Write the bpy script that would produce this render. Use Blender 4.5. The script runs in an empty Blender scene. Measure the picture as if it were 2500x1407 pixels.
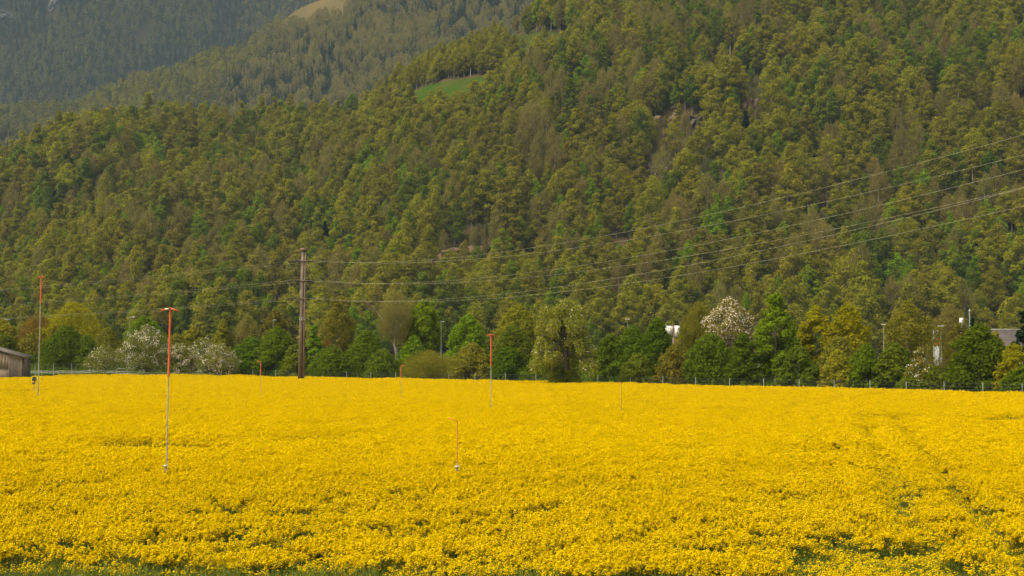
import bpy, math, random
import numpy as np
from mathutils import Vector, Matrix, Euler

# ------------------------------------------------------------------ camera, sky, sun, exposure
scene = bpy.context.scene
C = scene.collection
CAM_Z = 5.5
FPX = 50.0 / 36.0 * 2500.0                 # focal length in photograph pixels
TILT = math.atan((850 - 703.5) / FPX)      # horizon sits at row 850 of the photograph
cam_data = bpy.data.cameras.new('camera'); cam_data.lens = 50; cam_data.sensor_width = 36
cam_data.clip_start = 0.5; cam_data.clip_end = 20000
cam = bpy.data.objects.new('camera', cam_data); C.objects.link(cam)
cam.location = (0, 0, CAM_Z); cam.rotation_euler = (math.radians(90) + TILT, 0, 0)
scene.camera = cam

SUN_EL, SUN_AZ = math.radians(52), math.radians(-125)   # high, behind the camera and to the left, veiled by cloud
world = bpy.data.worlds.new('World'); scene.world = world; world.use_nodes = True
wn, wl = world.node_tree.nodes, world.node_tree.links
for n in list(wn): wn.remove(n)
sky = wn.new('ShaderNodeTexSky'); sky.sky_type = 'NISHITA'; sky.sun_disc = False
sky.sun_elevation = SUN_EL; sky.sun_rotation = SUN_AZ; sky.dust_density = 5.0; sky.air_density = 1.0; sky.ozone_density = 1.0
hs = wn.new('ShaderNodeHueSaturation'); hs.inputs['Saturation'].default_value = 0.35
tint = wn.new('ShaderNodeMix'); tint.data_type = 'RGBA'; tint.blend_type = 'MULTIPLY'; tint.inputs[0].default_value = 1.0
tint.inputs[7].default_value = (1.0, 0.94, 0.78, 1)
bg = wn.new('ShaderNodeBackground'); bg.inputs['Strength'].default_value = 0.15
wo = wn.new('ShaderNodeOutputWorld')
wl.new(sky.outputs[0], hs.inputs['Color']); wl.new(hs.outputs[0], tint.inputs[6]); wl.new(tint.outputs[2], bg.inputs['Color']); wl.new(bg.outputs[0], wo.inputs['Surface'])
sun_d = bpy.data.lights.new('sun', 'SUN'); sun_d.energy = 0.8; sun_d.angle = math.radians(45); sun_d.color = (1.0, 0.93, 0.80)
sun = bpy.data.objects.new('sun', sun_d); C.objects.link(sun)
sdir = Vector((math.cos(SUN_EL) * math.sin(SUN_AZ), math.cos(SUN_EL) * math.cos(SUN_AZ), math.sin(SUN_EL)))
sun.rotation_euler = sdir.to_track_quat('Z', 'Y').to_euler(); sun.location = sdir * 60
vs = scene.view_settings
vs.view_transform = 'Standard'; vs.look = 'None'; vs.gamma = 1; vs.exposure = 1.72; vs.use_curve_mapping = False
scene.cycles.max_bounces = 5; scene.cycles.diffuse_bounces = 3; scene.cycles.glossy_bounces = 1
scene.cycles.transmission_bounces = 3; scene.cycles.volume_bounces = 0; scene.cycles.transparent_max_bounces = 6
scene.cycles.use_denoising = True

# ------------------------------------------------------------------ pixel <-> world
ct, st = math.cos(TILT), math.sin(TILT)
def W(px, py, D):
    """point at depth Y=D seen at photograph pixel (px, py)"""
    a, b = (px - 1250) / FPX, (703.5 - py) / FPX
    y, z = ct - b * st, st + b * ct
    return Vector((a / y * D, D, CAM_Z + z / y * D))
def P(x, y, z):
    """photograph pixel of world points (arrays)"""
    dz = z - CAM_Z
    f = y * ct + dz * st; u = dz * ct - y * st
    return 1250 + FPX * x / f, 703.5 - FPX * u / f

# ------------------------------------------------------------------ noise
def _hash(ix, iy, seed):
    h = (ix.astype(np.int64) * 374761393 + iy.astype(np.int64) * 668265263 + seed * 1442695041) & 0xffffffff
    h = ((h ^ (h >> 13)) * 1274126177) & 0xffffffff
    return ((h ^ (h >> 16)) & 0xffffff) / float(0xffffff)
def vnoise(x, y, seed=0):
    x = np.asarray(x, float); y = np.asarray(y, float)
    ix, iy = np.floor(x), np.floor(y); fx, fy = x - ix, y - iy
    fx = fx * fx * (3 - 2 * fx); fy = fy * fy * (3 - 2 * fy)
    a, b = _hash(ix, iy, seed), _hash(ix + 1, iy, seed); c, d = _hash(ix, iy + 1, seed), _hash(ix + 1, iy + 1, seed)
    return (a * (1 - fx) + b * fx) * (1 - fy) + (c * (1 - fx) + d * fx) * fy
def fbm(x, y, seed=0, octv=4):
    s, amp, tot = 0, 1.0, 0
    for o in range(octv):
        s = s + amp * vnoise(np.asarray(x) * 2 ** o + 17.3 * o, np.asarray(y) * 2 ** o - 9.1 * o, seed + o); tot += amp; amp *= 0.5
    return s / tot

# ------------------------------------------------------------------ materials
def mat(name, col, rough=0.8, var=0.0, col2=None, nscale=3.0, nrange=(0.35, 0.65), rand=0.0, trans=0.0, spec=0.2, bump=0.0, hue=0.0, metal=0.0, coords='Object'):
    m = bpy.data.materials.new(name); m.use_nodes = True
    nt = m.node_tree; N, L = nt.nodes, nt.links
    for n in list(N): N.remove(n)
    out = N.new('ShaderNodeOutputMaterial')
    bs = N.new('ShaderNodeBsdfPrincipled'); bs.inputs['Roughness'].default_value = rough
    bs.inputs['Specular IOR Level'].default_value = spec; bs.inputs['Metallic'].default_value = metal
    bs.inputs['Base Color'].default_value = (*col, 1)
    src = None
    tc = N.new('ShaderNodeTexCoord')
    if col2 is not None:
        nz = N.new('ShaderNodeTexNoise'); nz.inputs['Scale'].default_value = nscale; nz.inputs['Detail'].default_value = 4
        L.new(tc.outputs[coords], nz.inputs['Vector'])
        mr = N.new('ShaderNodeMapRange'); mr.inputs[1].default_value, mr.inputs[2].default_value = nrange
        L.new(nz.outputs['Fac'], mr.inputs[0])
        mx = N.new('ShaderNodeMix'); mx.data_type = 'RGBA'; mx.inputs[6].default_value = (*col, 1); mx.inputs[7].default_value = (*col2, 1)
        L.new(mr.outputs[0], mx.inputs[0]); src = mx.outputs[2]
        if bump:
            b = N.new('ShaderNodeBump'); b.inputs['Strength'].default_value = bump; b.inputs['Distance'].default_value = 0.02
            L.new(nz.outputs['Fac'], b.inputs['Height']); L.new(b.outputs[0], bs.inputs['Normal'])
    if rand or hue:
        oi = N.new('ShaderNodeObjectInfo')
        hsv = N.new('ShaderNodeHueSaturation')
        if src: L.new(src, hsv.inputs['Color'])
        else: hsv.inputs['Color'].default_value = (*col, 1)
        m1 = N.new('ShaderNodeMapRange'); m1.inputs[3].default_value = 1 - rand; m1.inputs[4].default_value = 1 + rand
        L.new(oi.outputs['Random'], m1.inputs[0]); L.new(m1.outputs[0], hsv.inputs['Value'])
        fr = N.new('ShaderNodeMath'); fr.operation = 'MULTIPLY'; fr.inputs[1].default_value = 7.31
        f2 = N.new('ShaderNodeMath'); f2.operation = 'FRACT'
        L.new(oi.outputs['Random'], fr.inputs[0]); L.new(fr.outputs[0], f2.inputs[0])
        m2 = N.new('ShaderNodeMapRange'); m2.inputs[3].default_value = 0.5 - hue; m2.inputs[4].default_value = 0.5 + hue
        L.new(f2.outputs[0], m2.inputs[0]); L.new(m2.outputs[0], hsv.inputs['Hue'])
        src = hsv.outputs[0]
    if src: L.new(src, bs.inputs['Base Color'])
    if trans:
        tr = N.new('ShaderNodeBsdfTranslucent'); tr.inputs['Color'].default_value = (*col, 1)
        if src: L.new(src, tr.inputs['Color'])
        ms = N.new('ShaderNodeMixShader'); ms.inputs[0].default_value = trans
        L.new(bs.outputs[0], ms.inputs[1]); L.new(tr.outputs[0], ms.inputs[2]); L.new(ms.outputs[0], out.inputs['Surface'])
    else:
        L.new(bs.outputs[0], out.inputs['Surface'])
    return m

M = {}
def leafmat(name, c, c2, rand=0.15, hue=0.011, ns=0.35):
    g = 1.62; c = (c[0] * g, c[1] * g, c[2] * .75); c2 = (c2[0] * g, c2[1] * g, c2[2] * .75)
    M[name] = mat(name, c, 0.75, col2=c2, nscale=ns, nrange=(0.3, 0.7), rand=rand, hue=hue, trans=0.55, spec=0.03)
leafmat('leaf_yellow_green', (0.156, 0.147, 0.018), (0.124, 0.120, 0.018))
leafmat('leaf_olive', (0.134, 0.119, 0.026), (0.103, 0.096, 0.022))
leafmat('leaf_fresh', (0.115, 0.158, 0.009), (0.085, 0.128, 0.009), rand=0.15, hue=0.012)
leafmat('leaf_mid', (0.086, 0.108, 0.014), (0.066, 0.086, 0.012))
leafmat('leaf_dark', (0.074, 0.106, 0.008), (0.054, 0.082, 0.007), rand=0.15)
leafmat('leaf_gold', (0.185, 0.165, 0.006), (0.145, 0.136, 0.007), rand=0.08, hue=.004)
leafmat('leaf_rust', (0.150, 0.095, 0.030), (0.110, 0.075, 0.026), rand=0.15)
leafmat('leaf_brown', (0.146, 0.124, 0.066), (0.120, 0.102, 0.056), rand=0.12)
leafmat('leaf_grey', (0.120, 0.112, 0.050), (0.070, 0.072, 0.045), rand=0.2)
leafmat('needle', (0.013, 0.027, 0.014), (0.009, 0.019, 0.011), rand=0.3, hue=0.01)
leafmat('leaf_pear', (0.180, 0.180, 0.045), (0.120, 0.130, 0.030), rand=0.05, hue=0.0, ns=0.8)
leafmat('leaf_apple', (0.125, 0.125, 0.045), (0.080, 0.090, 0.030), rand=0.05, hue=0.0, ns=0.8)
M['petal_white'] = mat('petal_white', (0.66, 0.62, 0.49), 0.7, trans=0.3)
M['petal_far'] = mat('petal_far', (0.24, 0.21, 0.16), 0.7)
M['petal_pink'] = mat('petal_pink', (0.62, 0.53, 0.42), 0.7, trans=0.3)
M['bark'] = mat('bark', (0.10, 0.08, 0.055), 0.9, col2=(0.16, 0.135, 0.10), nscale=2.0)
M['bark_pale'] = mat('bark_pale', (0.30, 0.26, 0.20), 0.9, col2=(0.18, 0.15, 0.11), nscale=1.2)
M['bark_dark'] = mat('bark_dark', (0.035, 0.028, 0.02), 0.9, col2=(0.06, 0.048, 0.03), nscale=2.0)
M['rape_petal'] = mat('rape_petal', (0.585, 0.428, 0.0002), 0.7, col2=(0.565, 0.392, 0.0002), nscale=9, trans=0.32, rand=0.06, spec=0.0)
M['rape_green'] = mat('rape_green', (0.14, 0.19, 0.018), 0.7, col2=(0.18, 0.195, 0.02), nscale=6, trans=0.25, rand=0.12)
M['rape_leaf'] = mat('rape_leaf', (0.105, 0.155, 0.030), 0.7, col2=(0.08, 0.13, 0.018), nscale=6, trans=0.2, rand=0.12)

# ------------------------------------------------------------------ mesh helpers
class MB:
    def __init__(s): s.v = []; s.f = []; s.m = []; s.n = 0; s.mats = []
    def mi(s, m):
        if m not in s.mats: s.mats.append(m)
        return s.mats.index(m)
    def add(s, v, f, m):
        """v (n,3), f (k,3|4) arrays"""
        v = np.asarray(v, float).reshape(-1, 3); f = np.asarray(f, int)
        s.v.append(v); s.f.append(f + s.n); s.m.append(np.full(len(f), s.mi(m))); s.n += len(v)
        return s
    def box(s, c, d, m, rz=0, tilt=None):
        x, y, z = [k / 2 for k in d]
        v = np.array([(a * x, b * y, e * z) for a in (-1, 1) for b in (-1, 1) for e in (-1, 1)])
        if rz: v = v @ np.array([[math.cos(rz), math.sin(rz), 0], [-math.sin(rz), math.cos(rz), 0], [0, 0, 1]])
        s.add(v + np.array(c), [(0, 1, 3, 2), (4, 6, 7, 5), (0, 4, 5, 1), (2, 3, 7, 6), (0, 2, 6, 4), (1, 5, 7, 3)], m); return s
    def tube(s, pts, rad, m, n=6, cap=True):
        pts = [Vector(p) for p in pts]
        if not hasattr(rad, '__len__'): rad = [rad] * len(pts)
        vs_, fs = [], []
        for i, p in enumerate(pts):
            a = pts[max(i - 1, 0)]; b = pts[min(i + 1, len(pts) - 1)]
            t = (b - a).normalized()
            u = t.cross(Vector((0, 1, 0.01)) if abs(t.y) < 0.9 else Vector((1, 0, 0))).normalized(); w = t.cross(u)
            for k in range(n):
                an = 2 * math.pi * k / n
                vs_.append(p + (u * math.cos(an) + w * math.sin(an)) * rad[i])
        for i in range(len(pts) - 1):
            for k in range(n):
                fs.append((i * n + k, i * n + (k + 1) % n, (i + 1) * n + (k + 1) % n, (i + 1) * n + k))
        s.add([tuple(v) for v in vs_], fs, m)
        if cap:
            c0 = len(vs_)
            for e, idx in ((0, 0), (1, len(pts) - 1)):
                ring = [tuple(vs_[idx * n + k]) for k in range(n)] + [tuple(pts[idx])]
                s.add(ring, [(k, (k + 1) % n, n) for k in range(n)], m)
        return s
    def quads(s, c, ax, bx, m):
        """rhombus leaves: centres c, half axes ax, bx (n,3)"""
        n = len(c)
        v = np.empty((n, 4, 3)); v[:, 0] = c - ax; v[:, 1] = c - bx; v[:, 2] = c + ax; v[:, 3] = c + bx
        s.add(v.reshape(-1, 3), np.arange(n * 4).reshape(n, 4), m); return s
    def mesh(s, name):
        me = bpy.data.meshes.new(name)
        v = np.concatenate(s.v)
        loops = np.concatenate([f.ravel() for f in s.f]); cnt = np.concatenate([np.full(len(f), f.shape[1]) for f in s.f])
        me.vertices.add(len(v)); me.vertices.foreach_set('co', v.ravel())
        me.loops.add(len(loops)); me.loops.foreach_set('vertex_index', loops.astype(np.int32))
        me.polygons.add(len(cnt)); st_ = np.concatenate([[0], np.cumsum(cnt)[:-1]])
        me.polygons.foreach_set('loop_start', st_.astype(np.int32))
        try: me.polygons.foreach_set('loop_total', cnt.astype(np.int32))
        except Exception: pass
        for m in s.mats: me.materials.append(m)
        me.polygons.foreach_set('material_index', np.concatenate(s.m).astype(np.int32))
        me.update(calc_edges=True); return me
    def build(s, name, parent=None, loc=None):
        o = bpy.data.objects.new(name, s.mesh(name)); C.objects.link(o)
        if loc is not None: o.location = loc
        if parent is not None: o.parent = parent
        return o

def tag(o, label, cat, group=None, kind=None):
    if label: o['label'] = label
    if cat: o['category'] = cat
    if group: o['group'] = group
    if kind: o['kind'] = kind
    return o
def thing(name, label, cat, loc=(0, 0, 0), group=None, rz=0):
    o = bpy.data.objects.new(name, None); C.objects.link(o); o.empty_display_size = 0.5
    o.location = loc; o.rotation_euler = (0, 0, rz); return tag(o, label, cat, group)
def copy_tree(o, parent=None):
    c = o.copy(); C.objects.link(c); c.parent = parent
    for ch in list(o.children): copy_tree(ch, c)
    return c
def unit(a): return a / np.maximum(np.linalg.norm(a, axis=1, keepdims=True), 1e-9)

# ------------------------------------------------------------------ crowns
def lobes_for(rng, w, h, z0, n, shape):
    """lobe centres and radii filling a crown w wide, h tall, its base at z0"""
    c, r = [], []
    for i in range(n):
        t = (i + rng.random()) / n                   # height fraction
        if shape == 'round': prof = math.sqrt(max(0.02, 1 - (2 * t - 0.9) ** 2))
        elif shape == 'cone': prof = (1 - t) ** 0.62 * (0.75 + 0.25 * min(1, t * 6))
        elif shape == 'column': prof = 0.95 * (1 - abs(2 * t - 0.8) ** 2.6) if t < 0.9 else 0.4
        elif shape == 'dome': prof = math.sqrt(max(0.02, 1 - t * t))
        else: prof = 0.9
        prof = max(prof, 0.12)
        lr = w * 0.5 * rng.uniform(0.30, 0.46) * (0.65 + 0.35 * prof)
        an = i * 2.399 + rng.uniform(-0.5, 0.5)
        rad = max(0, w * 0.5 * prof - lr * 0.85) * rng.uniform(0.75, 1.08)
        c.append((math.cos(an) * rad, math.sin(an) * rad, z0 + lr * 0.6 + t * (h - lr * 1.25))); r.append(lr)
    return np.array(c), np.array(r)
def leaf_cloud(mb, rng_np, c, r, nleaf, ls, m, flat=0.7, droop=0.0, only_top=False, up=0.45, inner=0.45):
    vol = r ** 2; p = vol / vol.sum()
    k = rng_np.choice(len(r), size=int(nleaf * 1.7), p=p)
    d = unit(rng_np.normal(size=(len(k), 3))); d[:, 2] += up * 0.6; d = unit(d)
    rr = 1 - inner * rng_np.random(len(k)) ** 1.8
    bump_ = 1 + 0.18 * np.sin(d[:, 0] * 7 + k) * np.sin(d[:, 1] * 6 + 2 * k) + 0.12 * np.sin(d[:, 2] * 11 + k)
    pos = c[k] + d * (r[k] * rr * bump_)[:, None] * np.array([1, 1, flat])
    # drop leaves buried inside other lobes
    keep = np.ones(len(k), bool)
    for j in range(len(r)):
        q = (pos - c[j]) / (r[j] * np.array([1, 1, flat])); dist = np.einsum('ij,ij->i', q, q)
        keep &= ~((dist < 0.32) & (k != j))
    if only_top: keep &= d[:, 2] > -0.2
    pos, d = pos[keep][:nleaf], d[keep][:nleaf]
    n = len(pos)
    nrm = unit(d * 0.9 + rng_np.normal(size=(n, 3)) * 0.55 + np.array([0, 0, 0.25]))
    a = unit(np.cross(nrm, rng_np.normal(size=(n, 3)))); b = np.cross(nrm, a)
    sz = ls * rng_np.uniform(0.55, 1.35, size=(n, 1))
    pos[:, 2] -= droop * np.abs(rng_np.normal(size=n)) * ls
    mb.quads(pos, a * sz, b * sz * rng_np.uniform(0.45, 0.8, size=(n, 1)), m)
def twig_cloud(mb, rng_np, w, h, z0, n, m, ln=0.9, th=0.05):
    """bare or barely budding crown: fine twigs fanning up and out from a ragged set of boughs"""
    r0 = random.Random(int(rng_np.integers(1 << 30))); c, r = lobes_for(r0, w, h, z0, 26, 'round')
    k = rng_np.choice(len(r), size=n, p=r ** 2 / (r ** 2).sum())
    u = unit(rng_np.normal(size=(n, 3))); rr = rng_np.random((n, 1)) ** 0.5 * 1.08
    pos = c[k] + u * rr * r[k][:, None] * np.array([.92, .92, 1.0])
    root = np.array([0, 0, z0 - h * 0.15])
    d = unit(unit(pos - root) * .8 + u * .5 + rng_np.normal(size=(n, 3)) * 0.35)
    a = d * (ln * rng_np.uniform(0.4, 1.1, size=(n, 1)))
    b = unit(np.cross(d, rng_np.normal(size=(n, 3)))) * th * rng_np.uniform(0.6, 1.5, size=(n, 1))
    mb.quads(pos, a, b, m)
def conifer(mb, rng_np, w, h, n, m):
    t = rng_np.random(n) ** 1.25
    tier = np.floor(t * 11) / 11; fr = (t * 11) % 1
    an = rng_np.random(n) * 6.283
    R = (1 - tier) * w / 2 * (1.0 - 0.45 * fr) * (0.8 + 0.25 * np.sin(an * 3 + tier * 20)) * rng_np.uniform(0.55, 1.05, n) + 0.08
    z = h * 0.08 + t * h * 0.92
    pos = np.stack([np.cos(an) * R, np.sin(an) * R, z], 1)
    d = unit(np.stack([np.cos(an), np.sin(an), np.full(n, -0.35)], 1))
    b = unit(np.cross(d, np.tile([0, 0, 1.0], (n, 1))) + rng_np.normal(size=(n, 3)) * 0.25)
    s = (0.10 + 0.16 * (1 - t))[:, None] * w / 3
    mb.quads(pos, d * s * 2.0, b * s, m)
def trunk_mb(rng, h, r, c, m, z0, lean=(0, 0), limbs=8, base=-0.4):
    mb = MB(); top = Vector((lean[0], lean[1], h))
    pts = [Vector((0, 0, base)), Vector((lean[0] * .15, lean[1] * .15, h * 0.18)), Vector((lean[0] * .5 + rng.uniform(-.2, .2), lean[1] * .5, h * 0.5)), top]
    mb.tube(pts, [r * 1.35, r, r * 0.68, r * 0.12], m, 7)
    idx = sorted(range(len(c)), key=lambda i: c[i][2])
    for i in idx[:limbs]:
        e = Vector(c[i]); s0 = max(0.2 * h, min(0.8 * h, e.z - (Vector((e.x, e.y, 0)).length) * 0.8))
        t = s0 / h; a = top * t; a.z = s0
        mid = a.lerp(e, 0.5) + Vector((0, 0, -0.06 * h * rng.random()))
        mb.tube([a, mid, e], [r * 0.5 * (1 - t * .5), r * 0.3, r * 0.08], m, 5, cap=False)
    return mb

# ------------------------------------------------------------------ terrain
def lerp_knots(knots):
    kx = np.array([k[0] for k in knots], float); ky = np.array([k[1] for k in knots], float)
    def f(px):
        px = np.asarray(px, float)
        # smooth by averaging neighbours
        return (np.interp(px - 25, kx, ky) + np.interp(px, kx, ky) + np.interp(px + 25, kx, ky)) / 3
    return f
near_ridge = lerp_knots([(-2600, 300), (-600, 520), (0, 432), (100, 402), (200, 365), (300, 340), (450, 330), (600, 337), (700, 322), (800, 322), (880, 300), (930, 250),
                         (1000, 182), (1100, 130), (1225, 112), (1265, 70), (1400, 10), (1700, -110), (2500, -260), (3200, -300), (5000, -300)])
mid_ridge = lerp_knots([(-2600, 100), (-600, 290), (0, 276), (180, 270), (215, 250), (300, 208), (425, 182), (500, 140), (600, 132), (650, 76), (725, 12), (850, -35),
                        (1000, -80), (1300, -200), (2600, -400), (5000, -400)])
far_ridge = lerp_knots([(-2600, -300), (0, -420), (800, -500), (1600, -420), (5000, -300)])
def hill_z(x, y, F, R, ridge, p, amp, seed, wl_):
    px = 1250 + FPX * x / y
    e = (850 - ridge(px)) / FPX
    zr = CAM_Z + e * R
    s = (y - F) / (R - F)
    g = np.where(s < 0, 0, np.where(s < 1, np.clip(s, 0, 1) ** p, 1 - 0.35 * (np.clip(s, 1, 3) - 1)))
    relief = (fbm(x / wl_, y / wl_ * 0.6, seed, 4) - 0.5) * 2 * amp
    m_ = np.clip(s * 4, 0, 1) * np.clip((1.02 - s) * 5, 0.12, 1)
    return zr * g + relief * m_
NF, NR = 490.0, 900.0
def near_z(x, y): return hill_z(x, y, NF, NR, near_ridge, 1.12, 26, 3, 120.0)
def mid_z(x, y): return hill_z(x, y, 1250.0, 2050.0, mid_ridge, 1.0, 34, 11, 210.0)
def far_z(x, y): return hill_z(x, y, 2350.0, 3600.0, far_ridge, 1.0, 85, 23, 420.0)

def terrain(name, fz, F, R2, u0, u1, nx, ny, m, off=-0.0):
    us = np.linspace(u0, u1, nx); ys = np.linspace(F, R2, ny)
    U, Y = np.meshgrid(us, ys); X = U * Y
    Z = fz(X, Y) + off
    v = np.stack([X, Y, Z], -1).reshape(-1, 3)
    i = np.arange(ny - 1)[:, None] * nx + np.arange(nx - 1)[None]
    f = np.stack([i, i + 1, i + nx + 1, i + nx], -1).reshape(-1, 4)
    mb = MB(); mb.add(v, f, m); o = mb.build(name)
    o.data.polygons.foreach_set('use_smooth', np.ones(len(o.data.polygons), bool)); o['kind'] = 'structure'
    return o

# forest floor: leaf litter with mossy and grassy patches
M['litter'] = mat('forest_floor', (0.075, 0.050, 0.024), 0.95, col2=(0.040, 0.042, 0.014), nscale=0.05, nrange=(0.4, 0.6), spec=0)
M['litter_far'] = mat('mountain_floor', (0.036, 0.027, 0.015), 0.95, col2=(0.022, 0.024, 0.012), nscale=0.01, nrange=(0.4, 0.6), spec=0)
M['meadow_green'] = mat('meadow_green', (0.026, 0.056, 0.004), 0.9, col2=(0.050, 0.058, 0.008), nscale=0.05, spec=0)
M['meadow_olive'] = mat('meadow_olive', (0.050, 0.052, 0.009), 0.9, col2=(0.034, 0.045, 0.009), nscale=0.15, spec=0)
M['meadow_dry'] = mat('meadow_dry', (0.115, 0.082, 0.030), 0.9, col2=(0.080, 0.066, 0.024), nscale=0.02, spec=0)
M['grass'] = mat('grass_ground', (0.045, 0.070, 0.018), 0.95, col2=(0.065, 0.08, 0.026), nscale=0.6, spec=0)
M['soil'] = mat('field_soil', (0.060, 0.060, 0.020), 0.95, col2=(0.05, 0.075, 0.02), nscale=2.0, spec=0)

# ground: one sheet to the horizon, with the gentle rise of the bank at the left behind the field
def ground_z(x, y):
    x = np.asarray(x, float); y = np.asarray(y, float)
    rise = np.clip((y - 212) / 10, 0, 1) * np.clip((-x - 28) / 35, 0, 1) * 1.0
    return rise * np.clip((700 - y) / 200, 0, 1)
xs = np.concatenate([np.linspace(-6000, -160, 14), np.linspace(-150, 110, 53), np.linspace(130, 6000, 14)])
ys = np.concatenate([np.linspace(-3000, -20, 8), np.linspace(0, 200, 11), np.linspace(205, 260, 28), np.linspace(280, 700, 12), np.linspace(900, 8000, 10)])
Xg, Yg = np.meshgrid(xs, ys)
v = np.stack([Xg, Yg, ground_z(Xg, Yg)], -1).reshape(-1, 3); nx = len(xs)
i = np.arange(len(ys) - 1)[:, None] * nx + np.arange(nx - 1)[None]
mb = MB(); mb.add(v, np.stack([i, i + 1, i + nx + 1, i + nx], -1).reshape(-1, 4), M['grass']); gr = mb.build('ground'); gr['kind'] = 'structure'
# hills
near_o = terrain('wooded_hill', near_z, NF - 25, 1250, -0.62, 0.62, 230, 150, M['litter'], -0.3)
mid_o = terrain('middle_hill', mid_z, 1200, 2700, -0.60, 0.45, 170, 110, M['litter_far'], -0.5)
far_o = terrain('mountain', far_z, 2300, 4300, -0.60, 0.40, 400, 320, M['litter_far'], -1.0)

# ------------------------------------------------------------------ the rape field
EDGE = [(-600, 150), (-160, 178), (-73, 203), (-68, 214), (-41, 217), (-5, 190), (14.5, 171), (25, 160), (38, 149), (48.6, 135), (120, 82)]
ex = np.array([e[0] for e in EDGE]); ey = np.array([e[1] for e in EDGE])
def far_edge(x): return np.interp(x, ex, ey)
def near_edge(x): return 28.0 - 0.19 * x + 0.5 * (vnoise(x / 1.3, x * 0 + 2, 5) - 0.5)
xs = np.linspace(-120, 90, 120)
v = np.concatenate([np.stack([xs, near_edge(xs) - .3, xs * 0 + .004], 1), np.stack([xs, far_edge(xs) + .3, ground_z(xs, far_edge(xs)) + .004], 1)])
n = len(xs); f = [(k, k + 1, n + k + 1, n + k) for k in range(n - 1)]
mb = MB(); mb.add(v, f, M['soil']); so = mb.build('field_soil'); so['kind'] = 'structure'

def rape_plant(seed, near=True, yellow=1.0, h=1.30):
    rp = np.random.default_rng(seed); mb = MB()
    nr = 12 if near else 10
    C0 = []
    for k in range(nr):
        an = k * 2.4 + rp.uniform(-.4, .4); rad = 0.03 + 0.25 * math.sqrt((k + .5) / nr) * rp.uniform(.8, 1.15)
        top = h * (1 - 0.13 * rp.random() - 0.06 * (rad / .25) ** 2 * rp.random()); C0.append((math.cos(an) * rad, math.sin(an) * rad, top))
    for (x, y, z) in C0:
        st0 = z * rp.uniform(.45, .6)
        if near:
            w_ = .006
            for q in (0, 1):
                dx, dy = (w_, 0) if q == 0 else (0, w_)
                mb.add([(x * .3 - dx, y * .3 - dy, st0), (x * .3 + dx, y * .3 + dy, st0), (x + dx * .6, y + dy * .6, z), (x - dx * .6, y - dy * .6, z)], [(0, 1, 2, 3)], M['rape_green'])
            # thin green pods below the flowers
            npod = 8; t = rp.random(npod); an = rp.random(npod) * 6.28
            cpos = np.stack([x + .03 * np.cos(an), y + .03 * np.sin(an), z - .06 - .2 * t], 1)
            ax = unit(np.stack([np.cos(an), np.sin(an), np.full(npod, .9)], 1)) * .03
            mb.quads(cpos, ax, unit(np.cross(ax, [0, 0, 1.0])) * .004, M['rape_green'])
        nf = int((34 if near else 20) * yellow * rp.uniform(.75, 1.2))
        if nf < 1: continue
        an = rp.random(nf) * 6.28; t = rp.random(nf)
        R = (.056 if near else .075) * np.sqrt(1 - t * .75) * rp.uniform(.5, 1.1, nf)
        cpos = np.stack([x + R * np.cos(an), y + R * np.sin(an), z - .055 + .10 * t], 1)
        nrm = unit(np.stack([np.cos(an) * .6, np.sin(an) * .6, np.full(nf, .9)], 1) + rp.normal(size=(nf, 3)) * .35)
        a = unit(np.cross(nrm, rp.normal(size=(nf, 3)))); b = np.cross(nrm, a)
        s = (.0185 if near else .024) * rp.uniform(.75, 1.25, (nf, 1))
        mb.quads(cpos, a * s, b * s, M['rape_petal'])
    # main stem and leaves
    w_ = .009
    for dx, dy in ((w_, 0), (0, w_)):
        mb.add([(-dx, -dy, -.05), (dx, dy, -.05), (dx * .6, dy * .6, h * .8), (-dx * .6, -dy * .6, h * .8)], [(0, 1, 2, 3)], M['rape_green'])
    nl = 26 if near else 9
    z = h * rp.uniform(.12, .78, nl); an = rp.random(nl) * 6.28; R = rp.uniform(.03, .2, nl)
    cpos = np.stack([R * np.cos(an), R * np.sin(an), z], 1)
    ax = unit(np.stack([np.cos(an), np.sin(an), rp.uniform(-.2, 1.2, nl)], 1)) * ((.075 if near else .13) * rp.uniform(.6, 1.3, (nl, 1)))
    bx = unit(np.cross(ax, rp.normal(size=(nl, 3)))) * ((.018 if near else .05) * rp.uniform(.6, 1.3, (nl, 1)))
    mb.quads(cpos, ax, bx, M['rape_leaf'])
    return mb.mesh('rape_plant')
def grass_tuft(seed, h=0.5, m='grass_blade', n=34, spread=.2):
    rp = np.random.default_rng(seed); mb = MB()
    an = rp.random(n) * 6.28; R = spread * np.sqrt(rp.random(n)); hh = h * rp.uniform(.5, 1.1, n)
    base = np.stack([R * np.cos(an), R * np.sin(an), np.full(n, -.02)], 1)
    tip = base + np.stack([.22 * hh * np.cos(an) + rp.normal(size=n) * .05, .22 * hh * np.sin(an) + rp.normal(size=n) * .05, hh], 1)
    side = unit(rp.normal(size=(n, 3)) * np.array([1, 1, .05])) * .009
    v = np.empty((n, 3, 3)); v[:, 0] = base - side; v[:, 1] = base + side; v[:, 2] = tip
    mb.add(v.reshape(-1, 3), np.arange(n * 3).reshape(n, 3), M[m]); return mb.mesh('grass_tuft')
M['grass_blade'] = mat('grass_blade', (0.060, 0.095, 0.020), 0.7, col2=(0.085, 0.11, 0.03), nscale=2, trans=0.25, rand=0.25, hue=.02)

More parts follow.
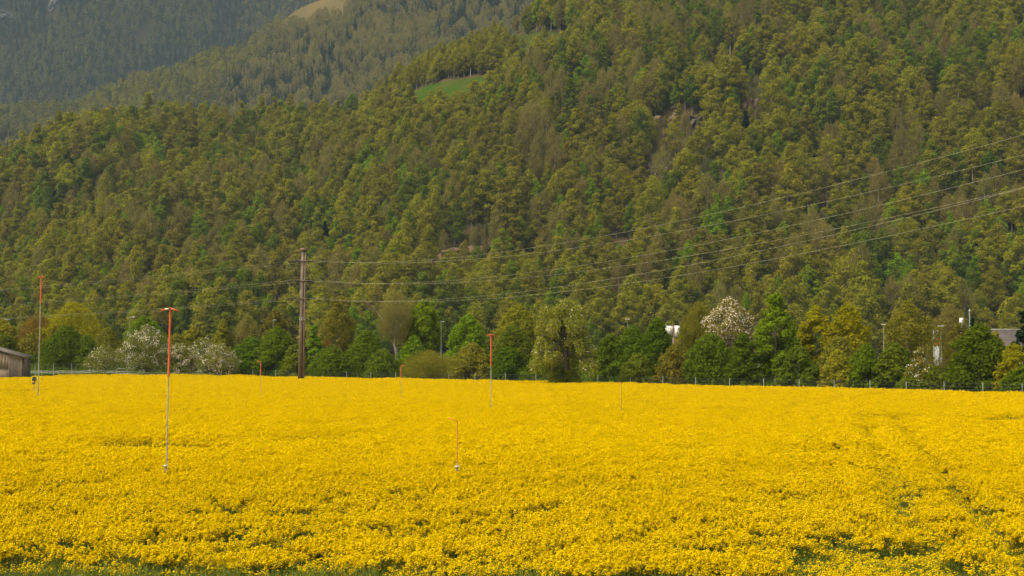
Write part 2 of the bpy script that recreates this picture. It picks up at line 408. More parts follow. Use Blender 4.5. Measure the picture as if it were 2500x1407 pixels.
def scatter(name, verts, idx, scl, rot, protos, label, cat, tilt=0.0, scz=None):
    """one object that carries every copy of the protos (geometry nodes)"""
    coll = bpy.data.collections.new(name + '_source')
    for k, me in enumerate(protos):
        coll.objects.link(bpy.data.objects.new('%s_%02d' % (name + '_source', k), me))
    me = bpy.data.meshes.new(name); n = len(verts)
    me.vertices.add(n); me.vertices.foreach_set('co', np.asarray(verts, float).ravel())
    a = me.attributes.new('idx', 'INT', 'POINT'); a.data.foreach_set('value', np.asarray(idx, np.int32))
    if scz is None: scz = scl
    s3 = np.stack([scl, scl, scz], 1); a = me.attributes.new('scl', 'FLOAT_VECTOR', 'POINT'); a.data.foreach_set('vector', s3.ravel())
    r3 = np.zeros((n, 3)); r3[:, 2] = rot
    if tilt: rr = np.random.default_rng(5); r3[:, 0] = rr.normal(size=n) * tilt; r3[:, 1] = rr.normal(size=n) * tilt
    a = me.attributes.new('rotv', 'FLOAT_VECTOR', 'POINT'); a.data.foreach_set('vector', r3.ravel())
    o = bpy.data.objects.new(name, me); C.objects.link(o)
    ng = bpy.data.node_groups.new(name + '_nodes', 'GeometryNodeTree')
    ng.interface.new_socket('Geometry', in_out='INPUT', socket_type='NodeSocketGeometry')
    ng.interface.new_socket('Geometry', in_out='OUTPUT', socket_type='NodeSocketGeometry')
    N, L = ng.nodes, ng.links
    gi, go = N.new('NodeGroupInput'), N.new('NodeGroupOutput')
    iop = N.new('GeometryNodeInstanceOnPoints'); ci = N.new('GeometryNodeCollectionInfo')
    ci.inputs['Collection'].default_value = coll; ci.inputs['Separate Children'].default_value = True; ci.inputs['Reset Children'].default_value = True
    def attr(nm, ty):
        q = N.new('GeometryNodeInputNamedAttribute'); q.data_type = ty; q.inputs['Name'].default_value = nm; return [s for s in q.outputs if s.enabled][0] if False else q
    qi, qs, qr = attr('idx', 'INT'), attr('scl', 'FLOAT_VECTOR'), attr('rotv', 'FLOAT_VECTOR')
    e2r = N.new('FunctionNodeEulerToRotation')
    L.new(gi.outputs[0], iop.inputs['Points']); L.new(ci.outputs[0], iop.inputs['Instance'])
    iop.inputs['Pick Instance'].default_value = True
    L.new(qi.outputs['Attribute'], iop.inputs['Instance Index']); L.new(qs.outputs['Attribute'], iop.inputs['Scale'])
    L.new(qr.outputs['Attribute'], e2r.inputs[0]); L.new(e2r.outputs[0], iop.inputs['Rotation'])
    L.new(iop.outputs[0], go.inputs[0])
    md = o.modifiers.new('copies', 'NODES'); md.node_group = ng
    tag(o, label, cat, kind='stuff'); return o

rng = np.random.default_rng(7)
# thin patches, as ellipses in the field: (px, py, half width px, half height px, strength)
PATCH = [(330, 1078, 110, 9, .95), (520, 1080, 110, 8, .6), (740, 1065, 130, 9, .45), (2440, 1019, 75, 6, .9), (2180, 1014, 75, 4, .6), (2010, 1092, 90, 8, .75),
         (1700, 1090, 40, 6, .5), (700, 1235, 210, 22, .45), (560, 1300, 230, 18, .5), (1000, 1300, 200, 16, .35), (800, 1205, 60, 18, .4), (2080, 1330, 220, 22, .75),
         (2160, 1362, 130, 16, .9), (2330, 1385, 70, 30, 1.0), (1960, 1375, 60, 25, .8), (2290, 1310, 50, 30, .7), (1700, 1330, 150, 15, .35), (1560, 1000, 130, 3, .5),
         (1780, 1000, 90, 3, .5), (40, 951, 90, 3, .5), (330, 1010, 150, 4, .3), (2225, 1200, 80, 20, .45), (160, 1330, 200, 14, .35), (1150, 1135, 70, 5, .35), (1330, 1140, 150, 6, .25),
         (2480, 1330, 40, 20, .5), (1240, 1250, 160, 14, .25), (60, 1180, 120, 8, .25), (1900, 1200, 150, 8, .2)]
def thin_at(x, y):
    px, py = P(x, y, np.full_like(x, 1.25))
    t = np.zeros_like(x)
    for (cx, cy, a, b, s) in PATCH:
        d = ((px - cx) / a) ** 2 + ((py - cy) / b) ** 2
        t = np.maximum(t, 1.3 * s * np.exp(-d * 0.9))
    for x0, wdt, s in ((7.8, .42, 1.4), (9.75, .42, 1.15)):           # tractor tracks
        dx = np.abs(x - (x0 + .224 * (y - 26)) + .25 * (vnoise(y / 9, y * 0, 31) - .5))
        t = np.maximum(t, s * np.exp(-(dx / wdt) ** 2) * np.clip(.25 + fbm(x / 3, y / 6, 44, 2), .3, 1.1) * np.clip((125 - y) / 50, .0, 1))
    for x0, wdt in ((25.6, .35), (27.6, .35)):
        dx = np.abs(x - (x0 + .42 * (y - 118))); t = np.maximum(t, .8 * np.exp(-(dx / wdt) ** 2) * ((y > 105) & (y < 135)))
    t = t * (0.55 + 1.5 * fbm(x / 1.1, y / 1.1, 61, 3)) + 1.6 * np.clip(fbm(x / 2.6, y / 3.2, 71, 3) - .58, 0, 1)
    # the crop gets patchier close to its edge by the camera
    t += np.clip((55 - y) / 24, 0, 1) * np.clip(fbm(x / .5, y / .6, 81, 3) - .42, 0, 1) * 2.6
    t = np.maximum(t, .85 * np.clip((near_edge(x) + 1.1 - y) / .8, 0, 1) * np.clip((2.0 - x) / 6, 0, 1))
    return np.clip(t, 0, 1)
def crop_points(y0, y1, dens, margin):
    hw = .40 * y1 + margin; n = int(dens * (y1 - y0) * 2 * hw)
    y = rng.uniform(y0, y1, n); x = rng.uniform(-hw, hw, n)
    k = (np.abs(x) < .40 * y + margin) & (y < far_edge(x)) & (y > near_edge(x)); return x[k], y[k]
xa, ya = crop_points(20, 60, 15, 2.5)
xb, yb = crop_points(60, 105, 13, 3)
xc, yc = crop_points(105, 220, 10, 4)
x = np.concatenate([xa, xb, xc]); y = np.concatenate([ya, yb, yc]); lod = np.concatenate([np.zeros(len(xa)), np.ones(len(xb)), np.full(len(xc), 2)])
blend = rng.random(len(x)); lod = np.where((lod == 0) & (y > 50) & (blend < (y - 50) / 10), 1, lod)
t = thin_at(x, y); u = rng.random(len(x))
idx = np.where(lod == 0, np.where(u < t * 1.15, 5 + (rng.random(len(x)) * 3).astype(int), (rng.random(len(x)) * 5).astype(int)), 0)
idx = np.where(lod > 0, np.where(u < t * 1.15, 12 + (rng.random(len(x)) * 2).astype(int), 8 + (rng.random(len(x)) * 4).astype(int)), idx)
hs_ = (0.90 + 0.20 * fbm(x / 5, y / 5, 91, 3) + rng.normal(size=len(x)) * .035) * (1 - .27 * t)
wd = np.where(lod == 0, 1.0, np.where(lod == 1, 1.15, 1.35)) * rng.uniform(.85, 1.2, len(x))
protos = [rape_plant(100 + k) for k in range(5)] + [rape_plant(200, yellow=.12, h=1.15), rape_plant(201, yellow=.0, h=1.05), rape_plant(202, yellow=.3, h=1.18)] + \
         [rape_plant(300 + k, near=False) for k in range(4)] + [rape_plant(400, near=False, yellow=.15, h=1.15), rape_plant(401, near=False, yellow=.35, h=1.18)]
scatter('rapeseed_crop', np.stack([x, y, ground_z(x, y)], 1), idx, wd, rng.random(len(x)) * 6.28, protos,
        'vast field of bright yellow flowering rapeseed with thin green patches and two wheel tracks', 'rapeseed', tilt=.06, scz=hs_)
print('rape plants', len(x))
# verge in front of the field: grass and leafy stalks
n = 9000; x = rng.uniform(-14, 14, n); y = rng.uniform(21, 29, n); k = (y < near_edge(x) + .25) & (np.abs(x) < .42 * y + 2); x, y = x[k], y[k]
ip = (rng.random(len(x)) * 5).astype(int)
scatter('grass_verge', np.stack([x, y, x * 0], 1), ip, rng.uniform(.8, 1.5, len(x)), rng.random(len(x)) * 6.28,
        [grass_tuft(1, .8), grass_tuft(2, .65), grass_tuft(3, .95, n=26), rape_plant(500, yellow=0, h=.9), rape_plant(501, yellow=0, h=.75)], 'green stalks and tall grass at the near edge of the yellow field', 'grass', tilt=.05)

# ------------------------------------------------------------------ forest on the slopes
def inpoly(px, py, poly):
    r = np.zeros(px.shape, bool); n = len(poly)
    for i in range(n):
        x1, y1 = poly[i]; x2, y2 = poly[(i + 1) % n]
        c = ((y1 > py) != (y2 > py)) & (px < (x2 - x1) * (py - y1) / (y2 - y1 + 1e-9) + x1); r ^= c
    return r
def hill_tree(seed, w, h, nl, lm, shape='round', ls=.42, flat=.6, clear=.2, lobes=19, bark='bark', twig=0):
    r0 = random.Random(seed); rn = np.random.default_rng(seed); w *= .95
    z0 = h * clear; c, r = lobes_for(r0, w, h - z0, z0, lobes, shape)
    mb = MB()
    if twig: twig_cloud(mb, rn, w, h - z0, z0, nl, M[lm], ln=ls, th=.085)
    else: leaf_cloud(mb, rn, c, r, nl, ls, M[lm], flat=flat)
    return mb, trunk_mb(r0, h * .82, h * .014 + .03, c, M[bark], z0, lean=(r0.uniform(-.6, .6), r0.uniform(-.6, .6)), limbs=7, base=-2.0)
NEARK = []   # (crown builder, trunk builder, kind)
specs = [
    ('yg', 'leaf_yellow_green', 10.5, 21, 'round', .42, .55), ('yg', 'leaf_yellow_green', 8.5, 22, 'column', .40, .5), ('yg', 'leaf_yellow_green', 12, 19, 'dome', .42, .6),
    ('ol', 'leaf_olive', 10, 20, 'round', .40, .55), ('ol', 'leaf_olive', 8, 23, 'column', .40, .5), ('ol', 'leaf_olive', 11, 18, 'dome', .42, .55),
    ('mid', 'leaf_mid', 9.5, 20, 'round', .42, .55), ('mid', 'leaf_mid', 8, 19, 'cone', .40, .6),
    ('fr', 'leaf_fresh', 8.5, 17, 'round', .40, .7), ('fr', 'leaf_fresh', 7, 18, 'column', .38, .7),
    ('br', 'leaf_brown', 9, 20, 'round', .9, .6), ('br', 'leaf_brown', 7.5, 18, 'column', .9, .6),
    ('dk', 'needle', 8.5, 17, 'conifer', .4, .6), ('dk', 'leaf_dark', 8, 15, 'round', .42, .8), ('dk', 'leaf_dark', 7, 17, 'column', .42, .8)]
for k, (kd, lm, w, h, shp, ls, fl) in enumerate(specs):
    bark = 'bark_pale' if k in (4, 10) else 'bark'
    if shp == 'conifer':
        mb = MB(); conifer(mb, np.random.default_rng(k), w, h, 1500, M[lm]); tm = MB(); tm.tube([(0, 0, -2), (0, 0, h * .96)], [.3, .04], M['bark'], 6)
    elif kd == 'br': mb, tm = hill_tree(900 + k, w * 1.1, h, 2600, lm, shp, ls * .8, fl, twig=1, bark=bark)
    else: mb, tm = hill_tree(900 + k, w * 1.12, h, 3300, lm, shp, ls * .82, fl + .15, bark=bark, clear=.22 if shp == 'column' else .12)
    NEARK.append((kd, mb, tm))
def joined(mb, tm):
    j = MB()
    for s in (mb, tm):
        for v_, f_, m_ in zip(s.v, s.f, s.m):
            pass
    # both builders already index their own vertices, so re-add with local indices
    for s in (mb, tm):
        off = 0
        for v_, f_, m_ in zip(s.v, s.f, s.m):
            j.add(v_, f_ - off, s.mats[int(m_[0])]); off += len(v_)
    return j.mesh('hillside_tree')
near_protos = [joined(mb, tm) for (_, mb, tm) in NEARK]
KI = {}
for k, s in enumerate(NEARK): KI.setdefault(s[0], []).append(k)

def grid_points(u0, u1, y0, y1, sp, seed):
    """jittered points spaced about sp metres"""
    rg = np.random.default_rng(seed); out = []
    ys_ = np.arange(y0, y1, sp)
    for y_ in ys_:
        xs_ = np.arange(u0 * y_, u1 * y_, sp); out.append(np.stack([xs_ + rg.uniform(-.5, .5, len(xs_)) * sp * 1.1, y_ + rg.uniform(-.5, .5, len(xs_)) * sp * 1.1], 1))
    return np.concatenate(out), rg
MEADOWS = [[(955, 300), (970, 245), (1010, 222), (1080, 200), (1150, 190), (1235, 182), (1230, 245), (1170, 300), (1100, 315)],
           [(1235, 175), (1235, 95), (1300, 78), (1390, 84), (1400, 120), (1330, 165), (1270, 180)]]
ROCKLIST = [
        (1610, 335, 9, 20, 'earth', 'narrow rust coloured earth scar, lowest left of the upper crags in the woods'),
        (1652, 300, 8, 15, 'earth', 'small reddish earth scar between dark trees on the slope'),
        (1835, 300, 12, 24, 'earth', 'tall orange brown earth scar right of the crags in the woods'),
        (1622, 425, 19, 20, 'rock', 'pinkish grey rock face low on the crags, above yellow green crowns'),
        (1700, 325, 11, 15, 'rock', 'grey crag in the shade of dark trees on the slope'),
        (1070, 640, 24, 12, 'earth', 'broad brown earth scar on the lower slope, above and right of the power pole'),
        (1165, 630, 14, 12, 'earth', 'smaller brown earth bank beside the broad scar on the lower slope'),
        (2020, 545, 6, 9, 'rock', 'small dark rock showing between crowns near the crossing wires')]
ROCKS = [[(1590, 405), (1600, 300), (1640, 280), (1700, 290), (1720, 330), (1715, 400), (1720, 490), (1690, 520), (1600, 510)],
         [(1790, 400), (1800, 290), (1850, 280), (1880, 300), (1890, 390)],
         [(985, 700), (1000, 630), (1080, 600), (1180, 610), (1220, 690), (1180, 720)]]
pts, rg = grid_points(-.56, .56, NF + 4, NR + 45, 6.5, 21)
pk, _ = grid_points(-.12, .01, 600, NR + 10, 5.2, 77); kx, ky = P(pk[:, 0], pk[:, 1], near_z(pk[:, 0], pk[:, 1]))
KNOLL = [(870, 320), (900, 230), (1000, 120), (1150, 60), (1245, 60), (1245, 165), (1215, 180), (1150, 188), (1080, 198), (1010, 220), (965, 243), (930, 300)]
pts = np.concatenate([pts, pk[inpoly(kx, ky, KNOLL)]])
x, y = pts[:, 0], pts[:, 1]; z = near_z(x, y)
px, py = P(x, y, z)
keep = np.ones(len(x), bool)
keep &= ~inpoly(px, py, MEADOWS[0]); keep &= ~(inpoly(px, py, MEADOWS[1]) & (rg.random(len(x)) < .75)); um = inpoly(px, py, MEADOWS[1])
scrub = np.zeros(len(x), bool)
for (cx, cy, w, h, *_r) in ROCKLIST:
    rq = (np.abs(px - cx) < w * 2.9) & (py > cy - h * 1.5) & (py < cy + 78); keep &= ~(rq & (rg.random(len(x)) < .12)); scrub |= rq
keep &= (fbm(x / 22, y / 22, 5, 3) > .25)
# slender gaps: gullies where the ground shows
keep &= ~((np.abs(fbm(x / 60, y / 200, 77, 3) - .5) < .006) & (rg.random(len(x)) < .7))
um = um[keep]; scrub = scrub[keep]; x, y, z, px, py = x[keep], y[keep], z[keep], px[keep], py[keep]
n1 = fbm(x / 45, y / 45, 101, 3); n2 = fbm(x / 35, y / 35, 131, 3); u = rg.random(len(x))
kind = np.empty(len(x), object); kind[:] = 'yg'
kind[(u < .30 + (n1 - .5) * 1.6)] = 'ol'
u2 = rg.random(len(x))
kind[u2 < .16 + (n2 - .5) * 1.4] = 'mid'
kind[(u2 > .85 - (n1 - .5) * .9)] = 'br'
u3 = rg.random(len(x))
kind[u3 < .07 + .10 * (py > 560)] = 'fr'
kind[(u3 > .988 - .02 * (n2 > .55))] = 'dk'
kn = inpoly(px, py, [(860, 330), (900, 230), (1000, 120), (1150, 60), (1240, 60), (1235, 175), (1100, 195), (980, 240), (950, 300)])
kind[kn] = np.where(rg.random(kn.sum()) < .8, 'yg', 'ol')
rk = inpoly(px, py, [(1560, 520), (1570, 260), (1900, 240), (1930, 400), (1750, 520)]); kind[rk & (rg.random(len(x)) < .25)] = 'dk'; kind[scrub & (rg.random(len(x)) < .8)] = 'br'
up_ = (py < 330) & (px > 1240) & (rg.random(len(x)) < .12); kind[up_] = 'br'
idx = np.array([KI[k][int(rg.integers(len(KI[k])))] if (k != 'dk' or rg.random() < .4) else KI[k][1 + int(rg.integers(2))] for k in kind])
scl = rg.uniform(.66, 1.28, len(x)) * (.70 + .56 * fbm(x / 38, y / 38, 151, 2)) * np.where(kn, .66, 1) * np.where(um, .4, 1) * np.where(scrub, .45, 1)
rot = rg.random(len(x)) * 6.28
# the 300 that show largest stand as trees of their own
inview = (px > -10) & (px < 2510)
order = [i for i in np.argsort(y) if inview[i]][:300]
sel = np.zeros(len(x), bool); sel[order] = True
scatter('hillside_forest', np.stack([x, y, z], 1)[~sel], idx[~sel], scl[~sel], rot[~sel], near_protos,
        'dense spring woodland covering the steep slope, mixed yellow green, olive and bare brown crowns', 'forest')
HL = {'yg': 'yellow green broadleaf tree at the foot of the wooded hill behind the hedge', 'ol': 'olive toned broadleaf tree at the foot of the wooded hill behind the hedge',
      'mid': 'dull mid green tree at the foot of the wooded hill behind the hedge', 'fr': 'fresh bright green tree at the foot of the wooded hill behind the hedge',
      'br': 'bare brown tree not yet in leaf at the foot of the wooded hill', 'dk': 'dark conifer among the broadleaf trees at the foot of the wooded hill'}
LAND = [(40, 'the shed'), (95, 'the tallest orange pole'), (175, 'the golden dome tree'), (260, 'the small sparse apple tree'), (355, 'the tall white blossom tree'), (415, 'the near orange pole'),
        (475, 'the pinkish apple tree'), (540, 'the yellowish cone tree'), (605, 'the reddish bare tree'), (665, 'the short double lamp'), (735, 'the rusty power pole'), (825, 'the tall olive tree'),
        (895, 'the bush by the bare tree'), (962, 'the pale trunked tree'), (1035, 'the tall bright tree'), (1077, 'the middle lamp'), (1142, 'the round bright tree'),
        (1200, 'the hedge orange pole'), (1265, 'the olive domed tree'), (1380, 'the old pear tree'), (1470, 'the bush past the pear'), (1535, 'the hedge lamp head'), (1600, 'the tallest dark bush'),
        (1645, 'the white sign boxes'), (1710, 'the olive bare tree'), (1785, 'the cream cherry'), (1895, 'the pointed green tree'), (1990, 'the narrower golden tree'), (2070, 'the broad golden tree'),
        (2157, 'the right thin lamp post'), (2218, 'the branchy olive tree'), (2288, 'the striped sign tower'), (2367, 'the pale mast'), (2430, 'the bright roof bush'), (2495, 'the dark pine at the edge')]
HK = {'yg': 'yellow green tree', 'ol': 'olive tree', 'mid': 'dull green tree', 'fr': 'fresh green tree', 'br': 'bare brown tree', 'dk': 'dark green tree'}
def hill_label(i):
    ref = min(LAND, key=lambda q: abs(q[0] - px[i])); side = 'above' if abs(ref[0] - px[i]) < 14 else ('left above' if px[i] < ref[0] else 'right above')
    size = 'small ' if scl[i] < .88 else ('tall ' if scl[i] > 1.14 else ''); row = 'hill foot front row' if y[i] < y[order[100]] else ('hill foot second row' if y[i] < y[order[200]] else 'hill foot third row')
    return '%s%s, %s, %s %s' % (size, HK[kind[i]], row, side, ref[1])
first = {}
for i in order:
    k = idx[i]
    if k not in first:
        r_ = thing('conifer_tree' if NEARK[k][0] == 'dk' else 'broadleaf_tree', HL[NEARK[k][0]], 'tree', group='trees along the foot of the wooded hill')
        NEARK[k][2].build('trunk', r_); NEARK[k][1].build('crown', r_); first[k] = r_; o = r_
    else: o = copy_tree(first[k])
    o['label'] = hill_label(i)
    o.location = (x[i], y[i], z[i]); o.rotation_euler = (0, 0, rot[i]); o.scale = (scl[i],) * 3
print('near hill trees', len(x))

# meadow turf on the hill: separate sheets a little above the slope
def drape(name, poly, fz, y0, y1, m, off, nx=60, ny=60):
    us = np.linspace((min(p[0] for p in poly) - 1250) / FPX, (max(p[0] for p in poly) - 1250) / FPX, nx); ys = np.linspace(y0, y1, ny)
    U, Y = np.meshgrid(us, ys); X = U * Y; Z = fz(X, Y)
    px_, py_ = P(X, Y, Z); inside = inpoly(px_, py_, poly)
    i = np.arange(ny - 1)[:, None] * nx + np.arange(nx - 1)[None]
    q = (inside[:-1, :-1] & inside[1:, :-1] & inside[:-1, 1:] & inside[1:, 1:]).ravel()
    f = np.stack([i, i + 1, i + nx + 1, i + nx], -1).reshape(-1, 4)[q]
    mb = MB(); mb.add(np.stack([X, Y, Z + off], -1).reshape(-1, 3), f, m); o = mb.build(name); o['kind'] = 'structure'; return o
big = lambda poly, d: [(p[0] + (d if p[0] > 1100 else -d), p[1]) for p in poly]
drape('hill_meadow', MEADOWS[0], near_z, 600, NR, M['meadow_green'], .4, 90, 160)
drape('upper_meadow', MEADOWS[1], near_z, 600, NR + 40, M['meadow_olive'], .4, 90, 160)

# bare earth and rock faces among the trees
M['earth'] = mat('bare_earth', (0.125, 0.072, 0.034), 0.95, col2=(0.13, 0.10, 0.07), nscale=.15, nrange=(.35, .65))
M['rock'] = mat('grey_rock', (0.105, 0.082, 0.062), 0.95, col2=(0.065, 0.058, 0.05), nscale=.12, nrange=(.35, .65))
def rock_mesh(seed, w, h, d, m, name):
    """a broken cliff face: stepped, cracked, its ragged margin running back into the slope"""
    nu, nv = 26, 26; U, V = np.meshgrid(np.linspace(-1, 1, nu), np.linspace(-1, 1, nv))
    rad = np.sqrt(U ** 2 + V ** 2) * (1 + .9 * (fbm(U * 1.7 + seed, V * 1.7, seed, 3) - .5) * 2)
    back = np.clip(rad - .55, 0, 2) ** 1.3 * d * 2.2
    led = np.floor((V + .25 * fbm(U * 2, V * 2, seed + 5, 2)) * 4) / 4
    rough = (fbm(U * 4, V * 2.2, seed + 2, 4) - .5) * d * .9 + np.abs(fbm(U * 6, V * 1.2, seed + 9, 3) - .5) * d * .8
    X = U * w / 2 + (fbm(V * 3, U * 3, seed + 3, 2) - .5) * w * .15; Y = back + rough + led * d * .3; Z = V * h / 2
    i = np.arange(nv - 1)[:, None] * nu + np.arange(nu - 1)[None]
    mb = MB(); mb.add(np.stack([X, Y, Z], -1).reshape(-1, 3), np.stack([i, i + 1, i + nu + 1, i + nu], -1).reshape(-1, 4), m); return mb.mesh(name)
def on_near(px_, py_):
    """depth at which the view ray through a pixel meets the near hill"""
    Ds = np.linspace(NF, NR + 60, 600); w_ = [W(px_, py_, D) for D in Ds]
    X = np.array([p.x for p in w_]); Z = np.array([p.z for p in w_]); h = near_z(X, Ds); k = np.argmax(h > Z)
    return Vector((X[k], Ds[k], h[k]))
for (cx, cy, w, h, mk, lab) in ROCKLIST:
    p = on_near(cx, cy); o = bpy.data.objects.new('rock_face', rock_mesh(int(cx), w, h, 9, M[mk], 'rock_face')); C.objects.link(o)
    o.location = p + Vector((0, .5, 1.5)); tag(o, lab, 'rock')

# middle hill and the mountain beyond
def far_tree(seed, w, h, nl, lm, shape, ls, twig=0):
    rn = np.random.default_rng(seed); r0 = random.Random(seed); mb = MB()
    if shape == 'conifer': conifer(mb, rn, w, h, nl, M[lm])
    elif twig: twig_cloud(mb, rn, w * 1.15, h * .85, h * .15, nl, M[lm], ln=.9, th=.34)
    else:
        c, r = lobes_for(r0, w, h * .78, h * .22, 9, shape); leaf_cloud(mb, rn, c, r, nl, ls, M[lm], flat=.7)
    mb.tube([(0, 0, -3), (0, 0, h * .75)], [.28, .1], M['bark'], 4, cap=False)
    return mb.mesh('distant_tree')
FPB = [far_tree(21, 11, 18, 420, 'leaf_brown', 'round', .7), far_tree(22, 9, 17, 420, 'leaf_grey', 'column', .7)]
FP = [far_tree(1, 11, 19, 300, 'leaf_olive', 'round', .9), far_tree(2, 10, 20, 300, 'leaf_grey', 'round', .9), far_tree(3, 11, 18, 380, 'leaf_brown', 'round', 1, 1),
      far_tree(4, 9, 17, 380, 'leaf_brown', 'column', 1, 1), far_tree(5, 6.5, 22, 360, 'needle', 'conifer', .6), far_tree(6, 5.5, 19, 320, 'needle', 'conifer', .6),
      far_tree(7, 10, 17, 300, 'leaf_yellow_green', 'dome', .9), far_tree(8, 9, 14, 300, 'petal_far', 'dome', .6)]
pts, rg = grid_points(-.52, .06, 1260, 2140, 7.8, 22); x, y = pts[:, 0], pts[:, 1]; z = mid_z(x, y); px, py = P(x, y, z)
mead = [(650, 70), (700, 32), (745, -10), (790, -60), (880, -90), (900, -30), (850, 22), (835, 52), (800, 40), (755, 66), (725, 60), (690, 74), (670, 62)]
keep = ~inpoly(px, py, mead) & (fbm(x / 60, y / 60, 9, 3) > .22)
x, y, z, px, py = [a[keep] for a in (x, y, z, px, py)]; n = len(x)
g1 = fbm(x / 110, y / 110, 14, 3); u = rg.random(n)
olive = (py > 170) & (px < 560) & (u < .6)
idx = np.where(olive, np.where(rg.random(n) < .55, 0, 1), np.where(u < .5, 2, np.where(u < .8, 3, 1)))
dark = (u > .97) | ((g1 > .62) & (u > .45)) | inpoly(px, py, [(545, 235), (560, 200), (640, 190), (660, 130), (700, 120), (650, 260)]) & (u > .3) | \
       inpoly(px, py, [(830, 70), (900, 20), (1300, -40), (1300, 30), (1000, 40)]) & (u > .35)
idx = np.where(dark, 4 + (rg.random(n) < .5), idx); idx = np.where(inpoly(px, py, [(180, 320), (200, 235), (300, 195), (420, 165), (500, 125), (600, 120), (640, 160), (520, 220), (300, 300)]) & ~dark & (u < .6), 6, idx)
idx = np.where(rg.random(n) < .006, 7, idx)
scatter('middle_hill_forest', np.stack([x, y, z], 1), idx, rg.uniform(.7, 1.2, n), rg.random(n) * 6.28, FP, 'hazy brown and olive woods with dark conifer stands on the hill behind', 'forest')
drape('dry_meadow', mead, mid_z, 1500, 2140, M['meadow_dry'], .8, 90, 140)
pts, rg = grid_points(-.50, .10, 2380, 3620, 8.0, 23); x, y = pts[:, 0], pts[:, 1]; z = far_z(x, y); px, py = P(x, y, z)
cl = inpoly(px, py, [(112, 45), (118, -20), (142, -20), (146, 40), (130, 55)]) | inpoly(px, py, [(0, 60), (0, 25), (40, 30), (45, 60)]) | inpoly(px, py, [(330, 110), (350, 60), (370, 60), (360, 120)])
keep = (px > -80) & (px < 1300) & (py > -80) & ~cl & (fbm(x / 90, y / 90, 19, 3) > .12)
x, y, z, px, py = [a[keep] for a in (x, y, z, px, py)]; n = len(x); g1 = fbm(x / 170, y / 230, 41, 4); u = rg.random(n)
idx = np.where((g1 > .57) & (rg.random(n) < .72), np.where(u < .6, 8, 9), np.where((g1 < .40) & (u < .6), 1, 4 + (u < .5)))
scatter('mountain_forest', np.stack([x, y, z], 1), idx, rg.uniform(.7, 1.25, n), rg.random(n) * 6.28, FP + FPB, 'blue hazed dark conifer forest with brown streaks on the far mountainside', 'forest')
M['cliff'] = mat('pale_cliff', (0.13, 0.125, 0.12), .95, col2=(.06, .06, .06), nscale=.03, nrange=(.35, .65))
for k, (cx, cy, D, w, h, lab) in enumerate([(128, 15, 3330, 34, 70, 'pale streaked cliff high on the blue mountainside, top left'), (20, 40, 3260, 40, 26, 'small pale crag at the left edge of the mountainside')]):
    p = W(cx, cy, D); zz = float(far_z(np.array([p.x]), np.array([p.y]))[0])
    # walk the ray until it meets the mountain
    for D2 in np.linspace(2400, 3700, 500):
        q = W(cx, cy, D2)
        if far_z(np.array([q.x]), np.array([q.y]))[0] > q.z: p = q; break
    o = bpy.data.objects.new('cliff', rock_mesh(70 + k, w, h, 30, M['cliff'], 'cliff')); C.objects.link(o); o.location = p + Vector((0, -8, 0)); tag(o, lab, 'cliff')
print('mid/far', n)

# ------------------------------------------------------------------ trees and bushes behind the field
def gz(x, y): return float(ground_z(np.array([x]), np.array([y]))[0])
def fence_D(px):   # fence depth on the view column px
    u = (px - 1250) / FPX
    a, b = Vector((-82.5, 224.5)), Vector((51.5, 139.0)) if False else Vector((51.5, 139.0))
    # polyline of the wire fence
    for (p, q) in FENCE:
        den = (q[0] - p[0]) - u * (q[1] - p[1])
        t = (u * p[1] - p[0]) / den
        if -1e-6 <= t <= 1 + 1e-6: return p[1] + t * (q[1] - p[1])
    return 200.0
FENCE = [((-140, 232), (-46, 222)), ((-46, 222), (1, 192)), ((1, 192), (52, 138)), ((52, 138), (90, 96))]

